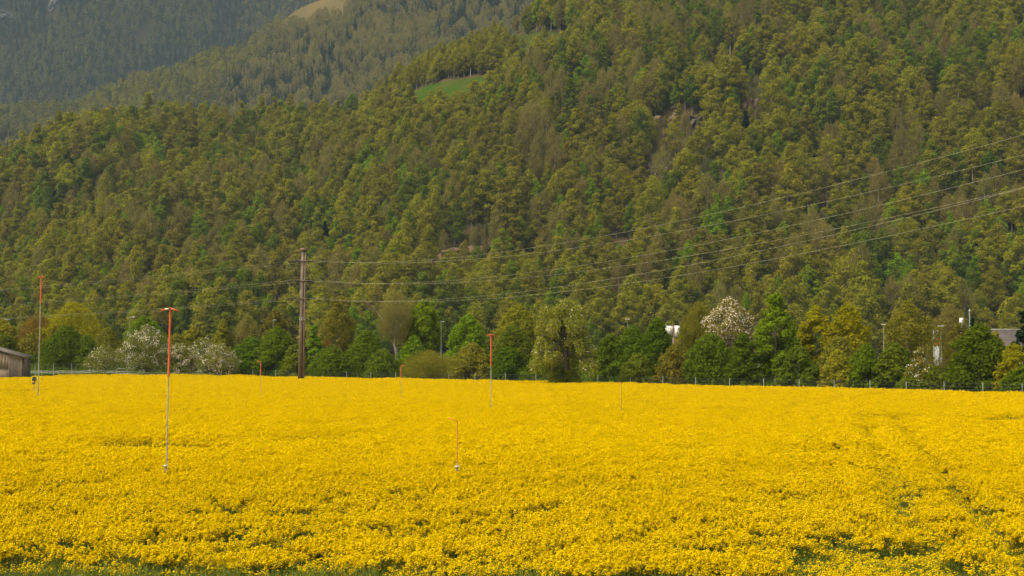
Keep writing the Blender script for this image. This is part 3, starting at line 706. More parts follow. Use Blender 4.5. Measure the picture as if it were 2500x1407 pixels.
def plant(name, cat, label, cx, top, w, bot, dD, lm, shape='round', dens=1.0, ls=.17, flat=.75, bark='bark', twig=False, blossom=None, bfrac=.3, trunk_px=None, lobes=None,
          clear=None, droop=0, group=None, bare_bits=False, D=None, inner=.45, extra=None):
    """a tree or bush given by its centre column, top row, width and bottom row of crown in the photograph"""
    D = D or fence_D(cx) + dD
    base = W(cx, 900, D); gx = base.x; g0 = gz(gx, D)
    H = W(cx, top, D).z - g0; w_m = w * D / FPX; zb = max(0.15, W(cx, bot, D).z - g0)
    seed = int(cx * 3 + top); r0 = random.Random(seed); rn = np.random.default_rng(seed)
    ch = H - zb
    if cat == 'bush': zb = .15; ch = H - zb; w_m *= 1.34; shape = 'dome' if shape == 'round' else shape
    else: w_m *= 1.08; zb *= .6; ch = H - zb
    nl = lobes or int(max(22, min(60, 20 * ch * w_m / 30)))
    c, r = lobes_for(r0, w_m, ch, zb, nl, shape)
    r = r * (.72 if nl > 40 else .85) * (1.12 if cat == 'bush' else 1) 
    area = w_m * ch; n = int(min(17000, max(1200, area * 170 * dens)))
    root = thing(name, label, cat, (gx, D, g0), group)
    tm = trunk_mb(r0, H * .86, max(.07, H * .018), c, M[bark], zb, limbs=min(12, nl), lean=(extra or (r0.uniform(-.3, .3), 0)))
    tm.build('trunk' if cat == 'tree' else 'stem', root)
    mb = MB()
    if twig:
        twig_cloud(mb, rn, w_m, ch, zb, int(n * 1.3), M[lm], ln=.32, th=.022)
        leaf_cloud(mb, rn, c, r, int(n * .5), ls * .6, M[lm], flat=1, inner=.9)
    else: leaf_cloud(mb, rn, c, r, n, ls, M[lm], flat=flat, droop=droop, inner=inner)
    mb.build('crown' if cat == 'tree' else 'foliage', root)
    if blossom:
        mb = MB(); q3 = 1 if name == 'cherry_tree' else 5; puff = rn.normal(size=(len(c) * q3, 3)); pc = np.repeat(c, q3, 0) + unit(puff) * np.repeat(r, q3)[:, None] * (.1 if q3 == 1 else .75); pr = np.repeat(r, q3) * (1.1 if q3 == 1 else rn.uniform(.25, .6, len(pc)))
        leaf_cloud(mb, rn, pc, pr, int(n * bfrac * .8), ls * .72, M[blossom], flat=flat, droop=droop, inner=.35)
        mb.build('blossom', root)
    return root
HEDGE = 'hedge bushes behind the wire fence'
BACK = 'trees behind the hedge'
T = [  # name, category, label, cx, top, w, bot, dD, leaf, options
 ('broadleaf_tree', 'tree', 'yellow green tree cut by the left edge of the photo, above the shed roof', 8, 778, 80, 850, 22, 'leaf_yellow_green', {}),
 ('bush', 'bush', 'dark green bush directly behind the shed at the left edge', 12, 812, 62, 905, 10, 'leaf_mid', {}),
 ('broadleaf_tree', 'tree', 'huge golden olive dome shaped tree, widest crown on the left', 178, 731, 205, 880, 24, 'leaf_gold', dict(shape='dome', ls=.16)),
 ('broadleaf_tree', 'tree', 'rust orange tree leaning against the golden dome on its left side', 92, 762, 92, 860, 23, 'leaf_rust', dict(ls=.16, twig=True, dens=1.4)),
 ('bush', 'bush', 'olive bush right of the shed, below the rust orange tree', 72, 815, 92, 905, 13, 'leaf_olive', {}),
 ('bush', 'bush', 'ochre bush filling the gap right below the golden dome tree', 262, 800, 80, 900, 14, 'leaf_olive', {}),
 ('bush', 'bush', 'large dark green bush in front of the golden dome tree', 160, 792, 118, 898, 9, 'leaf_dark', dict(shape='dome')),
 ('bush', 'bush', 'low green bush right of the large dark one, below the golden dome', 212, 818, 66, 900, 7, 'leaf_mid', {}),
 ('broadleaf_tree', 'tree', 'round dark green tree behind the tall white blossom tree', 352, 768, 128, 850, 20, 'leaf_fresh', dict(shape='dome')),
 ('broadleaf_tree', 'tree', 'yellow green rounded tree just right of the tall orange tipped pole', 472, 794, 72, 860, 18, 'leaf_yellow_green', {}),
 ('broadleaf_tree', 'tree', 'yellowish green tree above the pinkish white apple tree', 543, 780, 74, 850, 20, 'leaf_yellow_green', dict(shape='cone')),
 ('bare_tree', 'tree', 'reddish brown bare tree left of the power pole, above the hedge', 603, 770, 72, 850, 24, 'leaf_brown', dict(twig=True, dens=1.5)),
 ('bush', 'bush', 'olive brown bush between the blossom trees and the round green tree', 430, 815, 80, 900, 11, 'leaf_olive', {}),
 ('broadleaf_tree', 'tree', 'pale brownish green tree behind the short lamp left of the power pole', 672, 752, 70, 830, 34, 'leaf_olive', dict(dens=.8)),
 ('bush', 'bush', 'dark green bush right beside the pinkish apple tree', 612, 822, 88, 905, 6, 'leaf_dark', dict(shape='dome')),
 ('bush', 'bush', 'dark green bush with the short lamp behind it, left of the power pole', 675, 795, 100, 902, 7, 'leaf_dark', dict(shape='dome')),
 ('bush', 'bush', 'low dark green bush hidden partly by the power pole', 722, 838, 62, 908, 4, 'leaf_mid', {}),
 ('broadleaf_tree', 'tree', 'slim bright green tree immediately right of the power pole', 766, 790, 50, 905, 8, 'leaf_fresh', dict(shape='column')),
 ('broadleaf_tree', 'tree', 'tall broad olive tree, first big crown right of the power pole', 823, 720, 108, 850, 22, 'leaf_olive', dict(shape='column', ls=.14)),
 ('bush', 'bush', 'rusty brown undergrowth bush below the tall olive tree', 800, 832, 60, 880, 11, 'leaf_rust', dict(twig=True)),
 ('bush', 'bush', 'dark hedge bush reaching the field below the olive tree', 810, 842, 96, 910, 4, 'leaf_dark', dict(shape='dome')),
 ('bush', 'bush', 'dark green bush between the olive tree and the brown bare tree', 893, 805, 90, 908, 7, 'leaf_dark', {}),
 ('bush', 'bush', 'low green bush in front of the brown bare tree trunk', 935, 850, 76, 910, 4, 'leaf_mid', {}),
 ('broadleaf_tree', 'tree', 'tall bright green tree right beside the brown bare tree', 1034, 726, 106, 850, 16, 'leaf_fresh', dict(shape='round')),
 ('bush', 'bush', 'bright green bush under the tall bright green tree', 1010, 822, 76, 890, 12, 'leaf_fresh', {}),
 ('broadleaf_tree', 'tree', 'bright green rounded tree right of the lamp in the middle', 1142, 764, 118, 870, 15, 'leaf_fresh', dict(shape='dome')),
 ('broadleaf_tree', 'tree', 'yellow olive domed tree left behind the old pear tree', 1264, 738, 140, 860, 24, 'leaf_yellow_green', dict(shape='dome')),
 ('bush', 'bush', 'sparse olive shrub at the foot of the middle lamp', 1052, 858, 116, 912, 3.5, 'leaf_olive', dict(twig=True, dens=1.3)),
 ('bush', 'bush', 'olive thicket left of the orange pole that stands by the hedge', 1152, 838, 100, 914, 4, 'leaf_olive', dict()),
 ('bush', 'bush', 'large mid green bush between the domed tree and the pear tree', 1255, 790, 118, 900, 8, 'leaf_mid', dict(shape='dome')),
 ('bush', 'bush', 'dark green low bush left of the pear tree', 1240, 845, 80, 915, 4, 'leaf_dark', {}),
 ('bush', 'bush', 'dark bush hidden behind the pear tree trunk', 1340, 850, 110, 915, 6, 'leaf_dark', {}),
 ('bush', 'bush', 'dark green bush just right of the pear tree', 1492, 812, 84, 915, 6, 'leaf_dark', dict(shape='dome')),
 ('bush', 'bush', 'dark domed bush with a lamp head peeping above it', 1545, 794, 92, 912, 7, 'leaf_dark', dict(shape='dome')),
 ('bush', 'bush', 'tallest dark green bush, just left of the white sign boxes', 1604, 776, 84, 910, 8, 'leaf_dark', dict(shape='round')),
 ('bush', 'bush', 'low dark bush below the white sign boxes', 1560, 862, 90, 922, 3.5, 'leaf_mid', {}),
 ('bush', 'bush', 'olive green bush directly under the white sign boxes', 1650, 838, 90, 920, 5, 'leaf_olive', dict(dens=.9)),
 ('bare_tree', 'tree', 'olive brown bare tree left of the white flowering cherry', 1708, 738, 104, 840, 18, 'leaf_olive', dict(twig=True, dens=1.5)),
 ('bush', 'bush', 'bright dark green bush below the white flowering cherry', 1735, 812, 118, 918, 6, 'leaf_dark', dict(shape='dome')),
 ('bush', 'bush', 'dark bush left of the tall green column shaped tree', 1815, 812, 76, 922, 5, 'leaf_dark', {}),
 ('broadleaf_tree', 'tree', 'tallest dark green tree with pointed crown right of the white cherry', 1894, 711, 124, 905, 8, 'leaf_fresh', dict(shape='column', dens=1.1)),
 ('bush', 'bush', 'low green bush at the foot of the tallest green tree', 1950, 842, 84, 928, 4, 'leaf_mid', {}),
 ('broadleaf_tree', 'tree', 'golden olive tree next to the tallest green tree', 1992, 742, 92, 860, 16, 'leaf_gold', {}),
 ('broadleaf_tree', 'tree', 'golden brown spreading tree in the right group, broadest of the golden ones', 2070, 738, 130, 860, 15, 'leaf_gold', dict(shape='dome', ls=.15)),
 ('bush', 'bush', 'rusty olive bush under the golden spreading tree', 2050, 820, 100, 905, 8, 'leaf_olive', {}),
 ('bush', 'bush', 'yellow green sapling like bush with its own small crown at the fence', 2044, 850, 70, 925, 3, 'leaf_yellow_green', dict(dens=.7)),
 ('bush', 'bush', 'dark green bush left of the far right lamp post', 2115, 838, 90, 925, 4, 'leaf_dark', {}),
 ('broadleaf_tree', 'tree', 'large olive tree with visible branches left of the striped sign tower', 2218, 732, 132, 860, 15, 'leaf_olive', dict(shape='round', ls=.14, dens=.8)),
 ('bush', 'bush', 'green bush below the large olive tree on the right', 2185, 836, 96, 928, 5, 'leaf_mid', {}),
 ('bare_tree', 'tree', 'purplish brown bare tree behind the striped sign tower', 2322, 742, 90, 830, 36, 'leaf_brown', dict(twig=True, dens=1.6)),
 ('broadleaf_tree', 'tree', 'thin olive tree right of the sign tower, left of the big dark bush', 2340, 785, 64, 880, 12, 'leaf_olive', dict(dens=.6)),
 ('bare_tree', 'tree', 'thin leafless sapling standing in front of the striped sign tower', 2293, 795, 70, 925, 9, 'leaf_olive', dict(twig=True, dens=.45)),
 ('bush', 'bush', 'low dark thicket under the striped sign tower', 2262, 888, 110, 935, 4, 'leaf_mid', {}),
 ('bush', 'bush', 'big dark green domed bush in the right group', 2392, 786, 138, 925, 6, 'leaf_dark', dict(shape='dome')),
 ('bush', 'bush', 'golden green bush in the right corner of the hedge', 2476, 836, 84, 930, 5, 'leaf_gold', dict(shape='dome')),
 ('bush', 'bush', 'bright yellow green bush left of the grey roof', 2430, 806, 56, 900, 9, 'leaf_yellow_green', {}),
 ('bush', 'bush', 'golden bush just past the right edge of the hedge', 2540, 850, 90, 935, 5, 'leaf_gold', {}),
 ('bush', 'bush', 'dark low bush in the right corner by the last fence post', 2500, 890, 90, 945, 3, 'leaf_dark', {}),
]
for (nm, cat, lab, cx, top, w, bot, dD, lm, kw) in T:
    plant(nm, cat, lab, cx, top, w, bot, dD, lm, group=HEDGE if cat == 'bush' else BACK, **kw)
# blossom trees, in the paddock in front of the fence
BL = 'blossoming fruit trees'
plant('apple_tree', 'tree', 'small sparse apple tree with few white blossoms, leftmost of the blossoming ones', 256, 840, 112, 908, -2, 'leaf_apple', shape='dome', blossom='petal_white', bfrac=.2, dens=.6, ls=.12, group=BL, bark='bark_dark')
plant('apple_tree', 'tree', 'tallest white blossom tree, pointed crown left of the orange pole', 358, 788, 136, 908, -3, 'leaf_apple', shape='round', blossom='petal_white', bfrac=.62, dens=.8, ls=.12, group=BL, bark='bark_dark')
plant('apple_tree', 'tree', 'small pinkish white blossom tree just right of the tall orange pole', 438, 836, 92, 908, -2.5, 'leaf_apple', shape='dome', blossom='petal_pink', bfrac=.75, dens=.7, ls=.12, group=BL, bark='bark_dark')
plant('apple_tree', 'tree', 'broad apple tree with greenish white blossom, behind the pinkish ones', 500, 822, 108, 905, -1, 'leaf_apple', shape='dome', blossom='petal_white', bfrac=.5, dens=.7, ls=.12, group=BL, bark='bark_dark')
plant('apple_tree', 'tree', 'pinkish white apple tree, rightmost of the blossoming row', 538, 836, 108, 908, -3, 'leaf_apple', shape='dome', blossom='petal_pink', bfrac=.9, dens=.7, ls=.12, group=BL, bark='bark_dark')
plant('cherry_tree', 'tree', 'large cream white flowering cherry rising above the hedge', 1782, 722, 138, 835, 13, 'leaf_olive', shape='round', blossom='petal_pink', bfrac=.85, dens=.9, ls=.13, group=BL)
plant('hawthorn_bush', 'bush', 'thin shrub with scattered white blossom left of the striped sign tower', 2243, 848, 56, 925, 3, 'leaf_olive', shape='column', blossom='petal_white', bfrac=.3, dens=.6, ls=.12)
plant('pine_tree', 'tree', 'dark pine at the right edge in front of the grey roof', 2503, 752, 62, 870, 12, 'needle', shape='column', dens=1.2, flat=.45)
plant('conifer_tree', 'tree', 'small dark spruce tip beside the tall mast on the right', 2376, 772, 34, 850, 20, 'needle', shape='cone', flat=.5)

# bare tree with pale curved trunk
D = fence_D(962) + 12; p0 = W(968, 862, D); g0 = gz(p0.x, D)
root = thing('bare_tree', 'pinkish brown leafless tree on a pale curved trunk', 'tree', (p0.x, D, g0), BACK)
mb = MB(); q = lambda px_, py_: W(px_, py_, D) - Vector((p0.x, D, g0))
mb.tube([q(972, 895), q(967, 855), q(963, 840), q(966, 824)], [.30, .26, .22, .20], M['bark_pale'], 8)
rr = random.Random(4)
for (ax, ay) in ((945, 790), (955, 770), (968, 765), (985, 785), (930, 800), (975, 745), (950, 740), (990, 810), (925, 770)):
    a = q(966, 826); e = q(ax, ay) + Vector((0, rr.uniform(-1.5, 1.5), 0)); mb.tube([a, a.lerp(e, .5) + Vector((0, 0, .3)), e, e + (e - a) * .5], [.14, .08, .05, .015], M['bark_pale'], 5, cap=False)
mb.build('trunk', root)
mb = MB(); rn = np.random.default_rng(12); twig_cloud(mb, rn, 110 * D / FPX, 130 * D / FPX, q(960, 842).z, 12000, M['leaf_brown'], ln=.32, th=.022); mb.build('crown', root)

# the old pear tree at the edge of the field
D = 173.0; p0 = W(1384, 935, D); root = thing('pear_tree', 'old pear tree with conical drooping crown and ivy covered trunk at the field edge', 'tree', (p0.x, D, 0))
q = lambda px_, py_, dy=0: W(px_, py_, D) - Vector((p0.x, D, 0)) + Vector((0, dy, 0))
mb = MB(); rr = random.Random(9)
mb.tube([q(1384, 968), q(1383, 930), q(1381, 890), q(1379, 850), q(1376, 820), q(1372, 780), q(1365, 748)], [.62, .50, .40, .38, .26, .16, .04], M['bark_dark'], 9)
mb.tube([q(1380, 860), q(1392, 835), q(1402, 815), q(1410, 790)], [.26, .18, .14, .05], M['bark_dark'], 7)
mb.tube([q(1379, 850), q(1365, 838), q(1340, 825), q(1312, 815)], [.24, .18, .12, .05], M['bark_dark'], 7)
for (ax, ay, bx, by, dy) in ((1378, 830, 1345, 800, -1.6), (1376, 815, 1350, 775, 1), (1376, 800, 1395, 765, -1), (1395, 825, 1430, 800, -1.2), (1400, 815, 1440, 820, 1.4), (1379, 860, 1320, 862, -1.8),
                             (1381, 870, 1440, 862, -1.6), (1379, 845, 1350, 850, -2.2), (1372, 780, 1385, 750, -.5), (1381, 880, 1300, 890, 1.5), (1382, 880, 1450, 895, 1.3), (1381, 850, 1420, 850, -2.4)):
    a = q(ax, ay); e = q(bx, by, dy); mb.tube([a, a.lerp(e, .55) + Vector((0, 0, .45)), e, e + Vector(((e.x - a.x) * .22, 0, -.5))], [.15, .09, .06, .015], M['bark_dark'], 5, cap=False)
mb.build('trunk', root)
cc, cr = [], []
rn = np.random.default_rng(31)
for k in range(120):
    t = rn.random() ** .8; py_ = 744 + t * 162; half = 92 * max(t, .04) ** .34
    if t > .8: half *= 1.04
    a_ = rn.uniform(-1, 1); px_ = 1371 + (4 if t > .5 else 0) + a_ * half * .86; dy = rn.uniform(-1, 1) * half * D / FPX * .8 * math.sqrt(max(0, 1 - a_ * a_))
    if t > .62 and abs(px_ - 1384) < 26 and dy < 0: continue
    p = q(px_, py_, dy); cc.append((p.x, p.y, p.z)); cr.append(rn.uniform(.5, .95))
cc, cr = np.array(cc), np.array(cr)
mb = MB(); leaf_cloud(mb, rn, cc, cr, 21000, .12, M['leaf_pear'], flat=1.15, droop=.8, inner=.6); mb.build('crown', root)
mb = MB(); leaf_cloud(mb, rn, cc, cr * 1.05, 1500, .075, M['petal_white'], flat=1.1, droop=.8, inner=.4); mb.build('blossom', root)
iv = np.array([tuple(q(px_, py_, -.4)) for (px_, py_) in ((1372, 925), (1384, 915), (1396, 925), (1360, 932), (1405, 905), (1410, 932), (1362, 905), (1350, 935), (1400, 885))])
mb = MB(); leaf_cloud(mb, rn, iv, np.full(len(iv), .62), 2600, .11, M['leaf_mid'], flat=1.2); mb.build('ivy', root)

# undergrowth under the hedge
rn = np.random.default_rng(55); mb = MB(); n = 110000
pxs = rn.uniform(-60, 2560, n); Dd = np.array([fence_D(a) for a in np.linspace(-60, 2560, 400)]); Ds = np.interp(pxs, np.linspace(-60, 2560, 400), Dd) + rn.random(n) ** 1.3 * 12 + .6
x = (pxs - 1250) / FPX * Ds; hz = (.35 + 1.3 * fbm(x / 2.2, Ds / 2.2, 6, 3)) * rn.random(n) ** .8 * np.clip((Ds - np.interp(pxs, np.linspace(-60, 2560, 400), Dd)) / 3.0 + .35, .3, 1.6)
pos = np.stack([x, Ds, ground_z(x, Ds) + hz], 1); d = unit(rn.normal(size=(n, 3)) + np.array([0, -.4, .5])); a = unit(np.cross(d, rn.normal(size=(n, 3)))); b = np.cross(d, a)
hi = rn.random(n) < .55; dd = rn.uniform(8, 15, n); Dh = np.interp(pxs, np.linspace(-60, 2560, 400), Dd) + dd
xh = (pxs - 1250) / FPX * Dh; hh = (1.8 + 2.6 * fbm(xh / 4, Dh / 9, 16, 3)) * rn.random(n) ** .6
pos = np.where(hi[:, None], np.stack([xh, Dh, ground_z(xh, Dh) + hh], 1), pos)
s = rn.uniform(.08, .22, (n, 1)); mb.quads(pos, a * s, b * s * .5, M['leaf_dark'])
tag(mb.build('undergrowth'), 'dark tangled weeds and brambles under the hedge behind the wire fence', 'undergrowth', kind='stuff')

# ------------------------------------------------------------------ fences
M['galv'] = mat('galvanised_steel', (0.33, 0.34, 0.31), .6, col2=(.24, .25, .23), nscale=4, metal=.3)
M['wire'] = mat('fence_wire', (0.11, 0.115, 0.10), .6, metal=.4)
M['white_tape'] = mat('white_rail', (0.36, 0.36, 0.31), .6, col2=(.28, .28, .24), nscale=3)
posts = [-30, 43, 86, 130.6, 175, 219.7, 266, 312, 361, 411, 461, 512, 564, 618, 673.7, 730, 787, 846, 905, 966, 1030, 1096, 1160, 1234, 1308.5, 1384, 1460, 1539, 1618, 1698, 1780.7, 1864, 1951, 2036, 2124, 2212.6, 2305, 2399, 2495, 2596]
fl = thing('wire_fence', 'long mesh fence on thin grey posts in front of the hedge', 'fence', (0, 190, 0))
pp = []
for px_ in posts:
    D = fence_D(px_); a = W(px_, 900, D); pp.append(Vector((a.x, D, gz(a.x, D))))
postm = MB().tube([(0, 0, -.3), (0, 0, 2.04)], .045, M['galv'], 6).mesh('post')
for k, p in enumerate(pp):
    o = bpy.data.objects.new('post', postm); C.objects.link(o); o.parent = fl; o.location = p - Vector((0, 190, 0)); o.rotation_euler = (math.sin(k * 3.1) * .015, math.sin(k * 5.7) * .012, 0); o.scale = (1, 1, 1 + .02 * math.sin(k * 2.3))
mb = MB()
for hgt in (.35, .7, 1.0, 1.3, 1.6, 1.92):
    mb.tube([p - Vector((0, 190, 0)) + Vector((0, -.05, hgt)) for p in pp], .007, M['wire'], 4, cap=False)
mb.build('wire', fl)
mb = MB(); w_ = .0028
for a, b in zip(pp[:-1], pp[1:]):
    n_ = int((b - a).length / .3)
    for j in range(1, n_):
        p = a.lerp(b, j / n_) - Vector((0, 190.05, 0)); mb.add([(p.x - w_, p.y, p.z + .35), (p.x + w_, p.y, p.z + .35), (p.x + w_, p.y, p.z + 1.92), (p.x - w_, p.y, p.z + 1.92)], [(0, 1, 2, 3)], M['wire'])
o = mb.build('mesh_netting', fl); o['kind'] = 'stuff'
pb = pp[posts.index(1030)] - Vector((0, 190, 0))
for s in (-1, 1): MB().tube([pb + Vector((0, -.04, 1.35)), pb + Vector((s * 1.0, -.04 - s * .55, -.1))], .03, M['galv'], 6).build('brace', fl)

pf = thing('paddock_fence', 'low white two rail paddock fence beside the shed', 'fence', (-65, 212, 0))
O = Vector((-65, 212, 0)); PP = []
for px_, dy in ((48, 0), (102, 0), (154, 0), (208, 0), (232, -5), (284, 0), (340, 1), (395, 1), (440, 0), (500, 1), (560, 0)):
    D = 219.5; a = W(px_, 900, D); PP.append((Vector((a.x, D, gz(a.x, D))), dy))
for (p, dy) in PP: MB().tube([p - O + Vector((0, 0, -.3)), p - O + Vector((0, 0, 1.25 + gz(p.x, p.y) * 0 - dy * .03))], .035, M['white_tape'], 6).build('post', pf)
for hgt in (.95, 1.2):
    mb = MB()
    pts_ = []
    for k, (p, dy) in enumerate(PP):
        pts_.append(p - O + Vector((0, -.05, hgt - dy * .03)))
        if k < len(PP) - 1: n_ = PP[k + 1][0]; pts_.append((p + n_) / 2 - O + Vector((0, -.05, hgt - .05 - (dy + PP[k + 1][1]) * .015)))
    for a, b in zip(pts_[:-1], pts_[1:]):
        mb.add([(a.x, a.y, a.z - .045), (b.x, b.y, b.z - .045), (b.x, b.y, b.z + .045), (a.x, a.y, a.z + .045), (a.x, a.y + .02, a.z - .045), (b.x, b.y + .02, b.z - .045), (b.x, b.y + .02, b.z + .045), (a.x, a.y + .02, a.z + .045)],
               [(0, 1, 2, 3), (7, 6, 5, 4), (3, 2, 6, 7), (0, 4, 5, 1)], M['white_tape'])
    mb.build('rail', pf)
# small tubular gate frame
g = W(297, 900, 218.8); gt = thing('tube_gate', 'small bent tube gate frame below the tall white blossom tree', 'gate', (g.x, 218.8, gz(g.x, 218.8)))
for s in (-1, 1): MB().tube([(s * .75, 0, -.2), (s * .75, 0, 1.55), (s * .68, 0, 1.7)], .03, M['galv'], 6).build('upright', gt)
MB().tube([(-.68, 0, 1.7), (.68, 0, 1.7)], .03, M['galv'], 6).build('top_tube', gt)
MB().tube([(-.75, 0, 1.3), (.75, 0, 1.3)], .025, M['galv'], 6).build('cross_tube', gt)

# ------------------------------------------------------------------ the shed at the left edge
M['plaster'] = mat('weathered_boards', (0.23, 0.175, 0.115), .9, col2=(0.13, 0.095, 0.062), nscale=.9, nrange=(.35, .7), bump=.3)
M['dark_boards'] = mat('dark_boards', (0.125, 0.098, 0.072), .9, col2=(0.085, 0.066, 0.05), nscale=1.6, bump=.3)
M['lintel'] = mat('pale_board', (0.27, 0.21, 0.15), .9, col2=(.2, .15, .1), nscale=1)
M['roof_sheet'] = mat('roof_sheet', (0.115, 0.098, 0.078), .85, col2=(.08, .07, .055), nscale=1.5)
SD = 209.0; sx = W(52, 900, SD).x; S = D_ = SD / FPX
sh = thing('shed', 'weathered brown timber shed with sloping roof at the left edge', 'shed', (sx, SD, 0))
zr = lambda xx: 4.15 - xx * .29      # eave line height, xx negative to the left
L_ = 5.6
def wallpoly(x0, x1, y, m, thick=.12, z0=0, z1f=None):
    z1f = z1f or (lambda q_: zr(q_) - .06)
    v = [(x0, y, z0), (x1, y, z0), (x1, y, z1f(x1)), (x0, y, z1f(x0)), (x0, y + thick, z0), (x1, y + thick, z0), (x1, y + thick, z1f(x1)), (x0, y + thick, z1f(x0))]
    return v, [(0, 1, 2, 3), (5, 4, 7, 6), (0, 4, 5, 1), (3, 2, 6, 7), (1, 5, 6, 2), (4, 0, 3, 7)]
# right bay: vertical dark boards, each its own piece
bx = np.linspace(-1.72, -.06, 9)
for k in range(8):
    mb = MB(); v_, f_ = wallpoly(bx[k] + .01, bx[k + 1] - .01, -.02 * (k % 2), M['dark_boards'], z1f=lambda q_: zr(q_) - .5); mb.add(v_, f_, M['dark_boards']); mb.build('board', sh)
mb = MB(); v_, f_ = wallpoly(-1.72, -.06, .005, M['lintel'], thick=.1, z0=3.6, z1f=lambda q_: zr(q_) - .08); v_[0] = (-1.72, .005, zr(-1.72) - .48); v_[1] = (-.06, .005, zr(-.06) - .48); v_[4] = (-1.72, .105, zr(-1.72) - .48); v_[5] = (-.06, .105, zr(-.06) - .48)
mb.add(v_, f_, M['lintel']); mb.build('gable_board', sh)
for (x0, x1) in ((-.06, .02), (-1.84, -1.73)): mb = MB(); v_, f_ = wallpoly(x0, x1, -.06, M['lintel'], .2); mb.add(v_, f_, M['lintel']); mb.build('corner_post', sh)
# left bay: pale upper panels over a joint rail
bx = np.linspace(-L_, -1.85, 9)
for k in range(8):
    mb = MB(); v_, f_ = wallpoly(bx[k] + .008, bx[k + 1] - .008, 0.0, M['plaster'], z0=2.42); mb.add(v_, f_, M['plaster']); mb.build('panel', sh)
mb = MB(); v_, f_ = wallpoly(-L_, -1.85, -.03, M['lintel'], .1, 2.33, lambda q_: 2.41); mb.add(v_, f_, M['lintel']); mb.build('joint_rail', sh)
mb = MB(); v_, f_ = wallpoly(-L_, -1.85, 0.0, M['plaster'], .12, 0, lambda q_: 2.32); mb.add(v_, f_, M['plaster']); mb.build('lower_panel', sh)
MB().box((.0, 2.0, 2.0), (.1, 3.7, 4.0), M['dark_boards']).build('side_wall', sh)
mb = MB(); x0, x1 = -L_ - .3, .42
v_ = [(x0, -.45, zr(x0)), (x1, -.45, zr(x1)), (x1, -.45, zr(x1) + .2), (x0, -.45, zr(x0) + .2), (x0, 4.3, zr(x0)), (x1, 4.3, zr(x1)), (x1, 4.3, zr(x1) + .2), (x0, 4.3, zr(x0) + .2)]
mb.add(v_, [(0, 1, 2, 3), (5, 4, 7, 6), (4, 5, 1, 0), (3, 2, 6, 7), (1, 5, 6, 2), (4, 0, 3, 7)], M['roof_sheet']); mb.build('roof', sh)

# ------------------------------------------------------------------ power pole and lines
M['rust'] = mat('rusty_steel', (0.165, 0.120, 0.085), .85, col2=(0.115, 0.085, 0.062), nscale=1.3, bump=.2)
M['rust_dark'] = mat('rusty_steel_dark', (0.070, 0.052, 0.040), .85, col2=(0.05, .04, .03), nscale=1.3)
M['band'] = mat('clamp_band', (0.42, 0.40, 0.35), .6)
M['insul'] = mat('insulator', (0.075, 0.070, 0.055), .4)
M['cable'] = mat('cable', (0.24, 0.235, 0.165), .6)
PD = 194.0; pb = W(735, 940, PD); ptop = W(741.5, 612, PD); H = ptop.z
py_ = thing('power_pole', 'tall rusty steel power pole standing at the far edge of the yellow field', 'power pole', (pb.x, PD, 0))
lx = ptop.x - pb.x
def beam(x0, x1, y0, y1, z0, z1, s, m, name):
    """tapered bar, full size at the foot and scaled by s at the top, leaning by lx"""
    f0 = z0 / H; f1 = z1 / H; mb = MB(); v_ = []
    for z_, f_ in ((z0, f0), (z1, f1)):
        k_ = 1 + (s - 1) * f_
        for (a, b) in ((x0, y0), (x1, y0), (x1, y1), (x0, y1)): v_.append((a * k_ + lx * f_, b * k_, z_))
    mb.add(v_, [(0, 1, 5, 4), (1, 2, 6, 5), (2, 3, 7, 6), (3, 0, 4, 7), (4, 5, 6, 7), (3, 2, 1, 0)], m); return mb.build(name, py_)
beam(-.44, .10, -.20, -.15, -.5, H, .68, M['rust'], 'front_flange')
beam(-.44, .10, .27, .32, -.5, H, .68, M['rust'], 'rear_flange')
beam(-.20, -.14, -.147, .267, -.5, H, .68, M['rust'], 'web')
beam(.20, .44, -.15, .22, -.5, H, .68, M['rust'], 'side_beam')
beam(.103, .197, .0, .10, -.5, H, .68, M['rust_dark'], 'joint_plate')
MB().box((lx, .03, H + .14), (.82, .55, .42), M['rust']).build('cap', py_)
for zz in (W(735, 777, PD).z, W(735, 781.5, PD).z):
    k_ = 1 - .32 * zz / H; mb = MB(); mb.box((lx * zz / H, .05, zz), (.94 * k_, .60 * k_, .06), M['band']); mb.build('clamp_band', py_)
ldir = Vector((58, -113, 0)).normalized(); perp = Vector((ldir.y, -ldir.x, 0)).normalized() * -1   # across the line
if perp.x < 0: perp = -perp
arms = []
for row in (638, 685.5, 729):
    za = W(735, row, PD).z; c = Vector((lx * za / H, .05, za))
    mb = MB(); mb.box((c.x, c.y, c.z), (2.9, .16, .12), M['rust_dark'], rz=math.atan2(perp.y, perp.x)); mb.build('cross_arm', py_)
    mb = MB(); mb.box((c.x, c.y, c.z), (1.02, .62, .07), M['rust']); mb.build('arm_collar', py_)
    arms.append(c)
def cat(a, b, sag, n=40): return [a.lerp(b, t) - Vector((0, 0, 4 * sag * t * (1 - t))) for t in np.linspace(0, 1, n)]
base = Vector((pb.x, PD, 0))
GW = 'power line cables'
lab = {0: 'uppermost', 1: 'middle', 2: 'lowest'}
rowsR = [(355, 395), (440, 450), (478, 484)]
